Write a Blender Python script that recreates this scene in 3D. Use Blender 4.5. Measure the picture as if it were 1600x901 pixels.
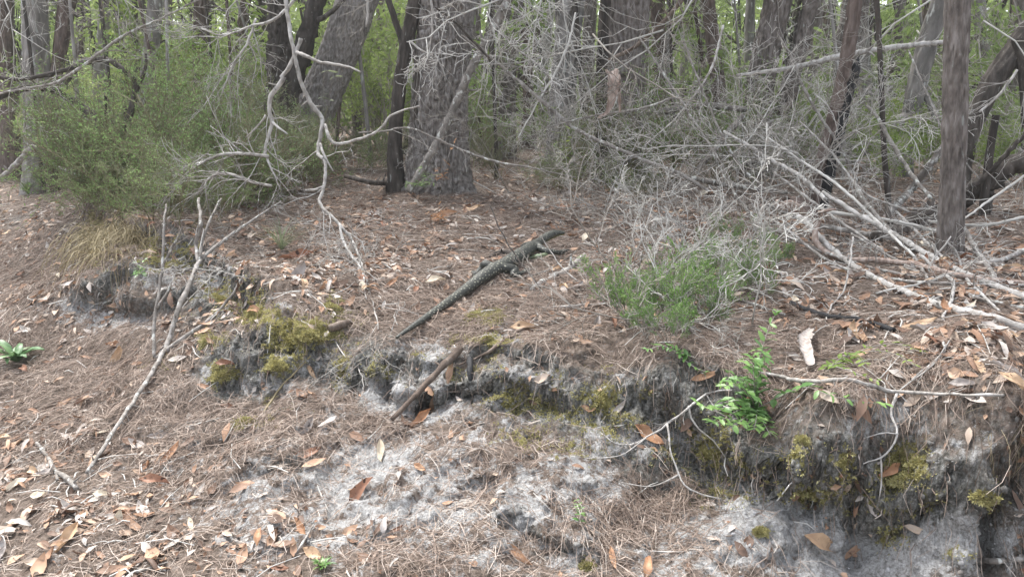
import bpy, math, random
import numpy as np
from mathutils import Vector, Matrix
from mathutils.bvhtree import BVHTree

for o in list(bpy.data.objects):
    bpy.data.objects.remove(o)
scene = bpy.context.scene
COL = scene.collection
rng = np.random.default_rng(11)

# ------------------------------------------------------------------ camera
F = 1250.0
CAMZ = 1.6
TILT = math.atan(270.0 / F)
cam_d = bpy.data.cameras.new('camera')
cam = bpy.data.objects.new('camera', cam_d)
COL.objects.link(cam)
cam.location = (0, 0, CAMZ)
cam.rotation_euler = (math.pi / 2 - TILT, 0, 0)
cam_d.sensor_width = 36.0
cam_d.lens = F / 1600.0 * 36.0
cam_d.clip_start = 0.05
cam_d.clip_end = 600.0
scene.camera = cam

# ------------------------------------------------------------------ sky, sun, exposure
SUN_EL, SUN_ROT = 62.0, -35.0
world = bpy.data.worlds.new('World')
scene.world = world
world.use_nodes = True
wn, wl = world.node_tree.nodes, world.node_tree.links
wn.clear()
w_out = wn.new('ShaderNodeOutputWorld')
w_bg = wn.new('ShaderNodeBackground')
w_sky = wn.new('ShaderNodeTexSky')
w_hsv = wn.new('ShaderNodeHueSaturation')      # overcast: the blue of the clear sky is greyed
w_sky.sky_type = 'NISHITA'
w_sky.sun_disc = False
w_sky.sun_elevation = math.radians(SUN_EL)
w_sky.sun_rotation = math.radians(SUN_ROT)
w_sky.dust_density = 4.0
w_hsv.inputs['Saturation'].default_value = 0.38
w_bg.inputs['Strength'].default_value = 0.15
wl.new(w_sky.outputs['Color'], w_hsv.inputs['Color'])
wl.new(w_hsv.outputs['Color'], w_bg.inputs['Color'])
wl.new(w_bg.outputs['Background'], w_out.inputs['Surface'])
sun_d = bpy.data.lights.new('sun', 'SUN')
sun = bpy.data.objects.new('sun', sun_d)
COL.objects.link(sun)
sun_d.energy = 2.0
sun_d.angle = math.radians(10)
sun_d.color = (1.0, 0.98, 0.94)
_e, _a = math.radians(SUN_EL), math.radians(SUN_ROT)
sun_dir = Vector((math.sin(_a) * math.cos(_e), math.cos(_a) * math.cos(_e), math.sin(_e)))
sun.rotation_euler = (-sun_dir).to_track_quat('-Z', 'Y').to_euler()
sun.location = (0, 0, 30)
vs = scene.view_settings
vs.view_transform = 'Standard'
vs.look = 'None'
vs.gamma = 1.0
vs.use_curve_mapping = False
vs.exposure = 1.72
scene.cycles.max_bounces = 6
scene.cycles.diffuse_bounces = 4
scene.cycles.transmission_bounces = 4
scene.cycles.transparent_max_bounces = 4

# ------------------------------------------------------------------ projection helpers
CT, ST = math.cos(TILT), math.sin(TILT)
def ray(px, py):
    u, v = (px - 800.0) / F, (py - 450.5) / F
    return Vector((u, CT - v * ST, -ST - v * CT))
def at(px, py, Y):
    d = ray(px, py)
    k = Y / d.y
    return Vector((d.x * k, Y, CAMZ + d.z * k))
def project(P):
    x, y, z = P[:, 0], P[:, 1], P[:, 2] - CAMZ
    dep = np.maximum(y * CT - z * ST, 0.05)
    up = y * ST + z * CT
    return 800 + F * x / dep, 450.5 - F * up / dep, dep

# things one can find, for telling look-alikes apart: "left of the charred post"
MARKS = [(684,180,'the big flaky tree'),(617,180,'the slim dark tree'),(520,100,'the thick leaning tree'),(437,110,'the dark twin trunk tree'),(980,130,'the furrowed tree'),(876,170,'the mottled grey tree'),(785,150,'the grey brown tree'),(58,130,'the far left grey tree'),
 (228,120,'the pale bush trunk'),(1186,130,'the twig tangled trunk'),(1300,200,'the charred post'),(1378,170,'the black sapling'),(1432,130,'the crooked trunk'),(1490,220,'the upright brown trunk'),(1560,120,'the dark leaning tree'),(188,250,'the crooked mossy tree'),
 (770,432,'the lizard hip'),(660,515,'the lizard tail'),(865,380,'the lizard head'),(1050,480,'the heath shrub'),(1180,610,'the broad leaved seedling'),(450,530,'the mossy face'),(660,640,'the burrow hole'),(1270,345,'the curled knot'),(1255,550,'the white curled bark'),
 (1550,805,'the right edge hole'),(26,566,'the leaf rosette'),(185,400,'the hanging straw grass'),(225,620,'the dead sapling foot'),(100,740,'the forked grey stick'),(1420,470,'the fallen pale branches'),(1300,850,'the long tan leaf'),(807,863,'the big orange leaf'),
 (595,708,'the cream oval leaf'),(555,390,'the hanging white branch'),(1050,770,'the needle mat'),(467,830,'the folded orange leaf'),(1400,740,'the mossy overhang'),(105,845,'the long tan litter leaf'),(680,300,'the big tree foot'),(300,290,'the left bush'),(1080,250,'the forked grey log'),(950,150,'the hanging bark strip'),(1340,520,'the burnt stick'),(1570,600,'the pale tan leaf'),(690,345,'the dead orange fern'),(312,410,'the dead sapling fork'),(80,640,'the thin brown stick'),(250,200,'the rusty dead sprig'),(340,240,'the bleached bough'),(160,340,'the bank hollow'),(430,300,'the hanging branch foot'),(470,200,'the leaning tree foot'),(1330,60,'the white lodged pole'),(1100,60,'the upper grey twigs'),(820,60,'the thin upper branch'),(1210,250,'the sloping pale branch'),(1000,330,'the brittle low twigs'),(360,840,'the bottom sticks'),(250,740,'the orange cluster'),(600,440,'the mid litter'),(800,340,'the open litter'),(1500,520,'the right litter'),(900,700,'the grey sand')]
def where(px, py):
    m = min(MARKS, key=lambda q: (q[0] - px) ** 2 + ((q[1] - py) * 1.2) ** 2)
    dx, dy = px - m[0], py - m[1]
    r = ('right of' if dx > 0 else 'left of') if abs(dx) > abs(dy) else ('below' if dy > 0 else 'above')
    d = math.hypot(dx, dy)
    return ('just ' if d < 28 else ('well ' if d > 75 else '')) + r + ' ' + m[2]

# ------------------------------------------------------------------ noise
_perm = np.random.default_rng(5).permutation(1024)
_grad = np.random.default_rng(6).normal(size=(1024, 3))
_grad /= np.linalg.norm(_grad, axis=1)[:, None]
def perlin(x, y, z=0.0):
    x, y, z = np.broadcast_arrays(np.asarray(x, float), np.asarray(y, float), np.asarray(z, float))
    xi, yi, zi = np.floor(x).astype(int), np.floor(y).astype(int), np.floor(z).astype(int)
    xf, yf, zf = x - xi, y - yi, z - zi
    s = lambda t: t * t * t * (t * (t * 6 - 15) + 10)
    u, v, w = s(xf), s(yf), s(zf)
    def g(a, b, c):
        h = _perm[(_perm[(_perm[(xi + a) & 1023] + yi + b) & 1023] + zi + c) & 1023]
        G = _grad[h]
        return G[..., 0] * (xf - a) + G[..., 1] * (yf - b) + G[..., 2] * (zf - c)
    l = lambda a, b, t: a + (b - a) * t
    return 1.6 * l(l(l(g(0,0,0), g(1,0,0), u), l(g(0,1,0), g(1,1,0), u), v),
             l(l(g(0,0,1), g(1,0,1), u), l(g(0,1,1), g(1,1,1), u), v), w)
def sstep(a, b, x):
    t = np.clip((x - a) / (b - a), 0, 1)
    return t * t * (3 - 2 * t)

# ------------------------------------------------------------------ mesh helpers
def np_mesh(name, V, faces, mat=None, attrs=None, smooth=True, fattrs=None):
    """faces: list of int arrays (n,k)"""
    me = bpy.data.meshes.new(name)
    V = np.asarray(V, np.float32)
    me.vertices.add(len(V))
    me.vertices.foreach_set('co', V.ravel())
    loops = np.concatenate([f.ravel() for f in faces]).astype(np.int32)
    tot = np.concatenate([np.full(len(f), f.shape[1], np.int32) for f in faces])
    st = np.concatenate([[0], np.cumsum(tot)[:-1]]).astype(np.int32)
    me.loops.add(len(loops))
    me.loops.foreach_set('vertex_index', loops)
    me.polygons.add(len(tot))
    me.polygons.foreach_set('loop_start', st)
    me.polygons.foreach_set('loop_total', tot)
    if smooth:
        me.polygons.foreach_set('use_smooth', np.ones(len(tot), bool))
    for k, a in (attrs or {}).items():
        at_ = me.attributes.new(k, 'FLOAT', 'POINT')
        at_.data.foreach_set('value', np.asarray(a, np.float32))
    me.update(calc_edges=True)
    me.validate()
    if mat: me.materials.append(mat)
    return me
def link(name, me, parent=None, kind=None):
    o = bpy.data.objects.new(name, me)
    COL.objects.link(o)
    if parent is not None: o.parent = parent
    if kind: o['kind'] = kind
    return o
def tag(o, label, cat, group=None):
    o['label'] = label
    o['category'] = cat
    if group: o['group'] = group
    return o
def thing(name, label, cat, loc=(0, 0, 0), group=None):
    o = bpy.data.objects.new(name, None)
    o.empty_display_size = 0.1
    COL.objects.link(o)
    o.location = loc
    return tag(o, label, cat, group)
def dup(root, loc, rot=(0, 0, 0), sc=1.0, label=None, group=None):
    r = root.copy(); COL.objects.link(r)
    r.location = loc; r.rotation_euler = rot
    r.scale = (sc, sc, sc) if not hasattr(sc, '__len__') else sc
    if label: r['label'] = label
    if group: r['group'] = group
    for ch in root.children:
        c = ch.copy(); COL.objects.link(c); c.parent = r
    return r

class MB:
    def __init__(s): s.V, s.Fq, s.Ft, s.T, s.n = [], [], [], [], 0
    def add(s, V, quads=None, tris=None, t=0.0):
        if quads is not None and len(quads): s.Fq.append(np.asarray(quads) + s.n)
        if tris is not None and len(tris): s.Ft.append(np.asarray(tris) + s.n)
        s.V.append(V); s.n += len(V)
        s.T.append(np.broadcast_to(np.asarray(t, float), (len(V),)))
    def mesh(s, name, mat, smooth=True):
        fs = []
        if s.Fq: fs.append(np.concatenate(s.Fq))
        if s.Ft: fs.append(np.concatenate(s.Ft))
        return np_mesh(name, np.concatenate(s.V), fs, mat, {'tint': np.concatenate(s.T)}, smooth)

def frames(P):
    T = np.gradient(P, axis=0)
    T /= np.linalg.norm(T, axis=1)[:, None] + 1e-9
    ref = np.array([0, 0, 1.0]) if abs(T[0, 2]) < 0.8 else np.array([1.0, 0, 0])
    N = np.cross(T, ref); N /= np.linalg.norm(N, axis=1)[:, None] + 1e-9
    for i in range(1, len(P)):
        if N[i] @ N[i-1] < 0: N[i] = -N[i]
    B = np.cross(T, N)
    return T, N, B
def add_tube(mb, P, R, sides=4, t=0.0, cap=True):
    P = np.asarray(P, float); R = np.broadcast_to(np.asarray(R, float), (len(P),))
    T, N, B = frames(P)
    a = np.arange(sides) * 2 * np.pi / sides
    ring = np.cos(a)[None, :, None] * N[:, None] + np.sin(a)[None, :, None] * B[:, None]
    V = (P[:, None] + ring * R[:, None, None]).reshape(-1, 3)
    n = len(P)
    i = np.arange(n - 1)[:, None] * sides; j = np.arange(sides)[None]; j2 = (j + 1) % sides
    q = np.stack([i + j, i + j2, i + sides + j2, i + sides + j], -1).reshape(-1, 4)
    tr = None
    if cap:
        V = np.concatenate([V, P[:1], P[-1:]])
        jj = np.arange(sides); jn = (jj + 1) % sides
        tr = np.concatenate([np.stack([np.full(sides, n*sides), jn, jj], -1),
                             np.stack([np.full(sides, n*sides+1), (n-1)*sides + jj, (n-1)*sides + jn], -1)])
    mb.add(V, q, tr, t)
def smooth_path(P, n):
    """Catmull-Rom through control points, n samples, even by arc length"""
    P = np.asarray([list(p) for p in P], float)
    if len(P) == 2:
        return P[0] + (P[1] - P[0]) * np.linspace(0, 1, n)[:, None]
    E = np.vstack([2 * P[0] - P[1], P, 2 * P[-1] - P[-2]])
    out = []
    for i in range(len(P) - 1):
        p0, p1, p2, p3 = E[i:i+4]
        t = np.linspace(0, 1, 12, endpoint=False)[:, None]
        out.append(0.5 * (2*p1 + (p2-p0)*t + (2*p0-5*p1+4*p2-p3)*t**2 + (3*p1-p0-3*p2+p3)*t**3))
    out.append(P[-1:])
    C = np.concatenate(out)
    s = np.concatenate([[0], np.cumsum(np.linalg.norm(np.diff(C[:, :3], axis=0), axis=1))])
    u = np.linspace(0, s[-1], n)
    return np.stack([np.interp(u, s, C[:, k]) for k in range(C.shape[1])], 1)

# ------------------------------------------------------------------ material helpers
def new_mat(name):
    m = bpy.data.materials.new(name); m.use_nodes = True
    nt = m.node_tree; nt.nodes.clear()
    return m, nt.nodes, nt.links
def ramp_node(N, stops, interp='LINEAR'):
    r = N.new('ShaderNodeValToRGB'); r.color_ramp.interpolation = interp
    e = r.color_ramp.elements
    e[0].position, e[0].color = stops[0][0], (*stops[0][1], 1)
    e[1].position, e[1].color = stops[-1][0], (*stops[-1][1], 1)
    for p, c in stops[1:-1]:
        x = e.new(p); x.color = (*c, 1)
    return r
def simple_mat(name, stops, scale=6.0, detail=4.0, rough=0.8, stretch=(1, 1, 1), tint=0.0, rand=0.25,
               transl=0.0, bump=0.0, bscale=40.0, spec=0.3, lichen=None, world_co=False):
    """noise -> colour ramp; 'tint' adds the per-leaf attribute, 'rand' the per-object one"""
    m, N, L = new_mat(name)
    out = N.new('ShaderNodeOutputMaterial')
    b = N.new('ShaderNodeBsdfPrincipled')
    b.inputs['Roughness'].default_value = rough
    b.inputs['Specular IOR Level'].default_value = spec
    tc = N.new('ShaderNodeTexCoord'); mp = N.new('ShaderNodeMapping')
    mp.inputs['Scale'].default_value = stretch
    oi = N.new('ShaderNodeObjectInfo')
    vm = N.new('ShaderNodeVectorMath'); vm.operation = 'MULTIPLY_ADD'
    vm.inputs[1].default_value = (13.7, 7.1, 9.3)
    L.new(oi.outputs['Random'], vm.inputs[0])
    L.new(tc.outputs['Object'], mp.inputs['Vector'])
    L.new(mp.outputs['Vector'], vm.inputs[2])
    nz = N.new('ShaderNodeTexNoise'); nz.inputs['Scale'].default_value = scale; nz.inputs['Detail'].default_value = detail
    L.new(vm.outputs['Vector'], nz.inputs['Vector'])
    mr = N.new('ShaderNodeMapRange'); mr.inputs[1].default_value = 0.28; mr.inputs[2].default_value = 0.72
    L.new(nz.outputs['Fac'], mr.inputs[0])
    fac = mr.outputs[0]
    if tint:
        at_ = N.new('ShaderNodeAttribute'); at_.attribute_name = 'tint'
        mx = N.new('ShaderNodeMix'); mx.inputs[0].default_value = tint
        L.new(fac, mx.inputs[2]); L.new(at_.outputs['Fac'], mx.inputs[3])
        fac = mx.outputs[0]
    if rand:
        mx = N.new('ShaderNodeMix'); mx.inputs[0].default_value = rand
        L.new(fac, mx.inputs[2]); L.new(oi.outputs['Random'], mx.inputs[3])
        fac = mx.outputs[0]
    r = ramp_node(N, stops); L.new(fac, r.inputs[0])
    col = r.outputs[0]
    if lichen:
        n2 = N.new('ShaderNodeTexNoise'); n2.inputs['Scale'].default_value = lichen[1]; n2.inputs['Detail'].default_value = 5
        L.new(vm.outputs['Vector'], n2.inputs['Vector'])
        m2 = N.new('ShaderNodeMapRange'); m2.inputs[1].default_value = lichen[2]; m2.inputs[2].default_value = lichen[2] + 0.06
        L.new(n2.outputs['Fac'], m2.inputs[0])
        mc = N.new('ShaderNodeMix'); mc.data_type = 'RGBA'; mc.inputs[7].default_value = (*lichen[0], 1)
        L.new(m2.outputs[0], mc.inputs[0]); L.new(col, mc.inputs[6]); col = mc.outputs[2]
    L.new(col, b.inputs['Base Color'])
    if bump:
        n3 = N.new('ShaderNodeTexNoise'); n3.inputs['Scale'].default_value = bscale; n3.inputs['Detail'].default_value = 4
        L.new(mp.outputs['Vector'], n3.inputs['Vector'])
        bp = N.new('ShaderNodeBump'); bp.inputs['Strength'].default_value = bump; bp.inputs['Distance'].default_value = 0.01
        L.new(n3.outputs['Fac'], bp.inputs['Height']); L.new(bp.outputs['Normal'], b.inputs['Normal'])
    sh = b.outputs[0]
    if transl:
        tr = N.new('ShaderNodeBsdfTranslucent'); L.new(col, tr.inputs['Color'])
        ms = N.new('ShaderNodeMixShader'); ms.inputs[0].default_value = transl
        L.new(sh, ms.inputs[1]); L.new(tr.outputs[0], ms.inputs[2]); sh = ms.outputs[0]
    L.new(sh, out.inputs['Surface'])
    return m
# ------------------------------------------------------------------ terrain
CTRL = [(0,901,0.0),(0,750,.02),(0,600,.1),(0,450,.2),(0,380,.36),(0,320,.52),(0,292,.62),
 (150,901,.03),(150,720,.1),(150,600,.18),(150,510,.3),(125,400,.5),(120,320,.75),
 (200,480,.4),(200,420,.6),(220,360,.74),(200,305,.86),
 (400,901,.08),(400,760,.15),(400,650,.24),(400,590,.33),(420,510,.55),(420,430,.66),(420,350,.78),(420,300,.88),
 (650,901,.1),(620,760,.18),(610,660,.28),(640,600,.38),(650,540,.5),(650,480,.58),(660,400,.7),(680,340,.82),(680,295,.92),
 (900,901,.1),(900,780,.2),(880,680,.32),(880,600,.46),(860,520,.56),(850,440,.66),(850,380,.74),(900,320,.84),(900,285,.92),
 (1150,901,.08),(1120,800,.14),(1100,740,.2),(1100,660,.38),(1080,590,.52),(1080,520,.6),(1080,440,.68),(1080,370,.77),(1080,310,.87),
 (1350,901,.06),(1350,830,.14),(1330,760,.3),(1330,680,.48),(1330,600,.58),(1330,500,.66),(1330,420,.72),(1330,350,.8),
 (1590,901,.08),(1590,830,.2),(1590,760,.4),(1590,680,.55),(1590,600,.63),(1590,500,.7),(1590,420,.77),(1590,350,.83)]
_c = []
for px, py, z in CTRL:
    d = ray(px, py); k = (z - CAMZ) / d.z
    _c.append((d.x * k, d.y * k, z))
_c += [(-26,25,1.0),(0,25,1.3),(22,25,1.2),(-60,70,1.6),(60,70,1.6),(0,70,1.7),(0,14,1.1),(7,12,1.02),(-4.5,14,1.0),(-11,14,.7),
       (-6,1.2,0),(0,1.2,0),(6,1.2,.02),(-8,-10,0),(8,-10,0),(-10,6,0),(-16,10,.05),(4.8,2.5,.1),(5,4.0,.72),(3.2,3.2,.62),(3.0,2.6,.3),(8,7,.85),(-60,-30,0),(60,-30,0),(0,-60,0)]
_c = np.array(_c)
def _tps(r2): return 0.5 * r2 * np.log(r2 + 1e-9)
def _warp(X, Y):                       # compress far distances so that the near control dominates
    r = np.sqrt(X*X + Y*Y) + 1e-9
    k = np.where(r > 8, (8 + 6 * np.log1p((r - 8) / 6)) / r, 1.0)
    return X * k, Y * k
_cx, _cy = _warp(_c[:, 0], _c[:, 1])
_n = len(_c)
_K = _tps((_cx[:, None] - _cx) ** 2 + (_cy[:, None] - _cy) ** 2) + np.eye(_n) * 0.004
_Pm = np.stack([np.ones(_n), _cx, _cy], 1)
_A = np.block([[_K, _Pm], [_Pm.T, np.zeros((3, 3))]])
_w = np.linalg.solve(_A, np.concatenate([_c[:, 2], np.zeros(3)]))
def H0(X, Y):
    X = np.asarray(X, float); Y = np.asarray(Y, float)
    sh = np.broadcast(X, Y).shape
    x, y = np.broadcast_to(X, sh).ravel(), np.broadcast_to(Y, sh).ravel()
    x, y = _warp(x, y)
    out = np.empty(len(x))
    for i in range(0, len(x), 60000):
        xs, ys = x[i:i+60000], y[i:i+60000]
        out[i:i+60000] = _tps((xs[:, None] - _cx) ** 2 + (ys[:, None] - _cy) ** 2) @ _w[:_n] + _w[_n] + _w[_n+1]*xs + _w[_n+2]*ys
    return out.reshape(sh)
def hit0(px, py):
    """pixel -> point on the smooth bank"""
    d = ray(px, py)
    ks = np.linspace(1.5, 30, 900)
    dz = CAMZ + d.z * ks - H0(d.x * ks, d.y * ks)
    i = np.argmax(dz < 0)
    if dz[i] >= 0: i = len(ks) - 1
    a, b = ks[max(i-1, 0)], ks[i]
    fa, fb = dz[max(i-1, 0)], dz[i]
    k = a + (b - a) * fa / (fa - fb + 1e-12)
    return Vector((d.x * k, d.y * k, CAMZ + d.z * k))

# rows and columns: fine where the photograph looks, coarse beyond
yr = [-50, -25, -12, -6, -3, -1, 0.2, 1.0, 1.6, 2.0]
y = 2.25
while y < 4.7: yr.append(y); y += 0.0071
while y < 7.5: yr.append(y); y += 0.018
while y < 110: yr.append(y); y += 0.03 + (y - 7.5) * 0.07
yr = np.array(yr)
uc = np.linspace(-1, 1, 540)
ue = 1 + np.cumsum(0.014 * 1.15 ** np.arange(32))
uc = np.concatenate([-ue[::-1], uc, ue])
Yg, Ug = np.meshgrid(yr, uc, indexing='ij')
Xg = Ug * (np.maximum(Yg, 1.5) * 0.72 + 0.35)
Zg = H0(Xg, Yg)
nr, nc = Xg.shape

def ledge(pix, h, push, hollow, w=0.05):
    """a lip running across the bank: raised crest pushed out over a hollow"""
    global Zg, Yoff
    pts = np.array([list(hit0(a, b))[:2] for a, b in pix])
    o = np.argsort(pts[:, 0]); pts = pts[o]
    Yl = np.interp(Xg, pts[:, 0], pts[:, 1])
    wob = 0.05 * perlin(Xg * 5.0, 3.3 + Xg * 0) + 0.03 * perlin(Xg * 14.0, 8.1 + Xg * 0)
    s = Yg - Yl - wob
    x0, x1 = pts[0, 0], pts[-1, 0]
    e = min(0.25, (x1 - x0) * 0.25)
    A = sstep(x0, x0 + e, Xg) * (1 - sstep(x1 - e, x1, Xg))
    A = A * (0.75 + 0.5 * perlin(Xg * 3.1, 1.7 + Xg * 0))
    Zg = Zg + A * (h * sstep(0, w, s) * np.exp(-np.maximum(s - w, 0) / 0.35) - hollow * np.exp(-((s + 0.06) / 0.10) ** 2))
    Yoff = Yoff - A * push * sstep(-0.01, w, s) * np.exp(-np.maximum(s - w, 0) / 0.22)
    Yoff = Yoff + A * push * 0.4 * np.exp(-((s + 0.015) / 0.03) ** 2)
def hole(px, py, r, depth):
    global Zg, Yoff
    c = hit0(px, py)
    d2 = ((Xg - c.x) / r) ** 2 + ((Yg - c.y) / (r * 1.3)) ** 2
    k = np.exp(-d2 ** 2)
    Zg = Zg - depth * 0.5 * k
    Yoff = Yoff + depth * k
Yoff = np.zeros_like(Zg)
ledge([(120,330),(160,352),(215,372),(270,395),(335,430),(395,475),(450,520)], .17, .06, .06, .13)
ledge([(950,640),(1010,640),(1080,680),(1150,725),(1230,770),(1330,785),(1430,770),(1540,790),(1620,790),(1720,790)], .13, .11, .06)
ledge([(1020,590),(1080,610),(1150,650),(1210,690)], .04, .05, .03)
ledge([(545,575),(590,600),(630,640),(700,620),(760,610),(850,630),(950,640)], .07, .07, .04)
ledge([(700,560),(760,565),(830,575),(900,600)], .03, .04, .02)
ledge([(330,600),(380,590),(430,600),(480,590)], .05, .05, .03)
ledge([(380,545),(430,550),(480,560),(540,550)], .07, .07, .03)
ledge([(100,470),(150,470),(200,475),(260,480),(330,465)], .11, .11, .045)
ledge([(460,585),(510,590),(560,600),(600,610)], .05, .05, .03)
ledge([(1230,690),(1320,700),(1400,690),(1500,700)], .03, .04, .015)
ledge([(350,740),(420,750),(520,730)], .03, .03, .02)
ledge([(740,840),(800,830),(880,860),(960,880)], .035, .04, .02)
ledge([(690,770),(740,760),(800,760)], .025, .03, .015)
for a in ((662,636,.05,.14),(612,600,.07,.08),(1556,806,.045,.11),(1335,838,.04,.05),(560,600,.04,.05),(185,455,.08,.04)):
    hole(*a)
# relief
slope = np.abs(np.gradient(Zg, axis=0) / np.gradient(Yg, axis=0))
face = sstep(0.25, 0.9, slope) * (Yg < 7)
near = 1 - sstep(6, 14, Yg)
relief = (0.030 * perlin(Xg * 3.2, Yg * 3.2, 0.5) + 0.016 * perlin(Xg * 8, Yg * 8, 2.5)
          + 0.010 * perlin(Xg * 19, Yg * 19, 4.5) + 0.007 * np.abs(perlin(Xg * 42, Yg * 42, 7.5)))
fine = 0.0035 * perlin(Xg * 95, Yg * 95, 1.5)
Zg = Zg + relief * (0.35 + 0.65 * near) * sstep(1.2, 2.6, Yg) + fine * near
stri = perlin(Xg * 60, Zg * 7, Yg * 3)
lump = perlin(Xg * 16, Zg * 16, Yg * 10)
crag = np.abs(perlin(Xg * 34, Zg * 30, Yg * 20 + 9))
Yoff = Yoff + face * (0.012 * stri + 0.028 * lump + 0.022 * crag) * near
Xo = face * near * 0.012 * perlin(Xg * 22, Zg * 22, 31.0)
def blur(P, k):
    for ax in (0, 1):
        c = np.cumsum(np.concatenate([np.repeat(np.take(P, [0], ax), k + 1, ax), P, np.repeat(np.take(P, [-1], ax), k, ax)], ax), ax)
        n = P.shape[ax]
        P = (np.take(c, np.arange(2*k+1, 2*k+1+n), ax) - np.take(c, np.arange(0, n), ax)) / (2*k+1)
    return P
def blobs(L):
    m = np.zeros(len(GPf))
    for px, py, rx, ry, s in L:
        d = ((PXg - px) / rx) ** 2 + ((PYg - py) / ry) ** 2
        m = np.maximum(m, s * np.exp(-d * 0.9))
    return m * (GPf[:, 1] > 1.5)
GP = np.stack([Xg + Xo, Yg + Yoff, Zg], -1)
PXg, PYg, DEP = project(GP.reshape(-1, 3))
GPf = GP.reshape(-1, 3)
_r = blobs([(430,560,130,65,1),(640,600,140,60,1),(830,610,150,75,1),(1060,690,150,90,1),(1300,770,220,90,1),(1540,800,170,90,1),(700,790,400,120,.62),(1250,860,300,60,.7),(180,450,100,45,.8),(420,720,200,80,.7),(200,650,160,90,.3),(60,345,80,25,.5),(300,440,140,70,.9),(150,380,60,50,.6)]).reshape(nr, nc)
_x, _y, _z = GP[..., 0], GP[..., 1], GP[..., 2]
rid = lambda f, o: .5 - np.abs(perlin(_x * f + o, _y * f * .8, _z * f))
_d = .040 * rid(7, 1) + .030 * rid(17, 2) + .016 * rid(38, 3) + .008 * rid(80, 4) + .010 * perlin(_x * 45, _y * 12, _z * 7) - .02
_d += .05 * (sstep(-.07, .05, perlin(_x * 4.2, _y * 5.5, _z * 2 + 3)) - .5) + .028 * (sstep(-.08, .06, perlin(_x * 10, _y * 11, _z * 5 + 8)) - .5)
a_ = np.gradient(blur(GP, 5), axis=1); b_ = np.gradient(blur(GP, 5), axis=0)
n_ = np.cross(a_, b_); n_ /= np.linalg.norm(n_, axis=-1)[..., None] + 1e-12
GP = GP + n_ * (_r * _d)[..., None]
GPf = GP.reshape(-1, 3)
i = np.arange(nr - 1)[:, None] * nc; j = np.arange(nc - 1)[None]
GF = np.stack([i + j, i + j + 1, i + nc + j + 1, i + nc + j], -1).reshape(-1, 4)
def gnormals(P):
    a = np.gradient(P, axis=1); b = np.gradient(P, axis=0)
    n = np.cross(a, b); ar = np.linalg.norm(n, axis=-1)
    return n / (ar[..., None] + 1e-12), ar
GN, GA = gnormals(GP)
GS = blur(GP, 6)
GSN, _ = gnormals(GS)
GN, GSN, GA = GN.reshape(-1, 3), GSN.reshape(-1, 3), GA.ravel()
SLf = np.maximum(face.ravel(), (1 - sstep(.35, .72, blur(GN.reshape(nr, nc, 3), 2)[..., 2].ravel())) * (GPf[:, 1] < 7) * (GPf[:, 1] > 2))
PXg, PYg, DEP = project(GPf)
vis = ((PXg > -220) & (PXg < 1820) & (PYg > 180) & (PYg < 1010) & (GPf[:, 1] > 1.9)) + .35 * ((PXg > -700) & (PXg < 2500) & ((PXg < -220) | (PXg > 1820)) & (PYg > 180) & (PYg < 1100) & (GPf[:, 1] > 1.7))
infr = (PXg > -10) & (PXg < 1610) & (PYg > 180) & (PYg < 911) & (GPf[:, 1] > 2.0)

wv = lambda f, o: perlin(GPf[:, 0] * f, GPf[:, 1] * f, GPf[:, 2] * f + o)
sandm = blobs([(605,620,45,28,1.2),(660,650,40,18,.9),(640,690,90,30,.5),(560,740,130,70,.75),(700,800,260,90,.6),(450,820,120,70,.55),(1190,830,110,60,1.2),(1330,870,120,45,1.1),
  (1480,850,150,45,1.1),(1060,690,60,18,.8),(960,690,80,35,.7),(910,770,70,70,.7),(680,545,50,20,.6),(790,520,40,25,.4),(130,475,50,20,.8),(170,500,60,14,.8),(470,570,50,20,.6),
  (400,600,60,20,.7),(330,590,25,20,.7),(1370,650,80,35,.6),(1250,640,40,25,.4),(420,760,60,40,.6),(300,680,70,30,.35),(330,800,80,60,.4),(830,590,60,30,.5),(870,880,150,30,.4),(690,595,40,25,.5),
  (240,440,50,25,.5),(1450,690,70,30,.4),(430,470,20,30,.3),(640,770,420,140,.42),(1150,880,300,60,.5),(700,640,300,50,.35),(330,440,60,30,.4)])
sandm = np.clip(1.1 * sandm + 0.35 * wv(6, 1.0) * (sandm > 0.05) + 0.3 * wv(17, 4.0) * (sandm > 0.05), 0, 1.3)
mossm = blobs([(480,520,70,32,1.1),(430,575,28,22,1),(400,490,32,26,.9),(350,585,28,22,.9),(520,480,26,18,.8),(290,395,34,34,.55),(385,662,30,12,.8),(755,495,36,16,.9),(760,530,50,14,.6),(770,560,30,30,.5),
  (830,630,100,40,.55),(930,640,70,50,.75),(1410,735,45,40,1),(1420,790,70,28,.5),(1540,775,30,24,1),(1300,765,90,36,.65),(1090,700,70,50,.6),(920,882,12,10,1),(1190,830,14,10,.9),(1250,688,14,14,.9),(1310,720,40,18,.6),
  (560,580,60,30,.45),(880,650,120,40,.5),(1200,720,120,40,.5),(640,560,30,20,.4),(330,530,30,20,.6),(260,570,30,20,.4),(150,365,24,36,.8),(240,400,30,34,.6),(350,460,50,40,.55),(280,400,40,30,.6),(700,600,30,30,.35),(1140,770,60,30,.4),(1400,840,60,30,.5),(1480,870,50,20,.4),(870,690,60,30,.6),(430,640,40,20,.35)])
mossm = np.clip(mossm + 0.4 * wv(9, 11.0) * (mossm > 0.04) + 0.25 * wv(30, 12.0) * (mossm > 0.04), 0, 1.2)
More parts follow.
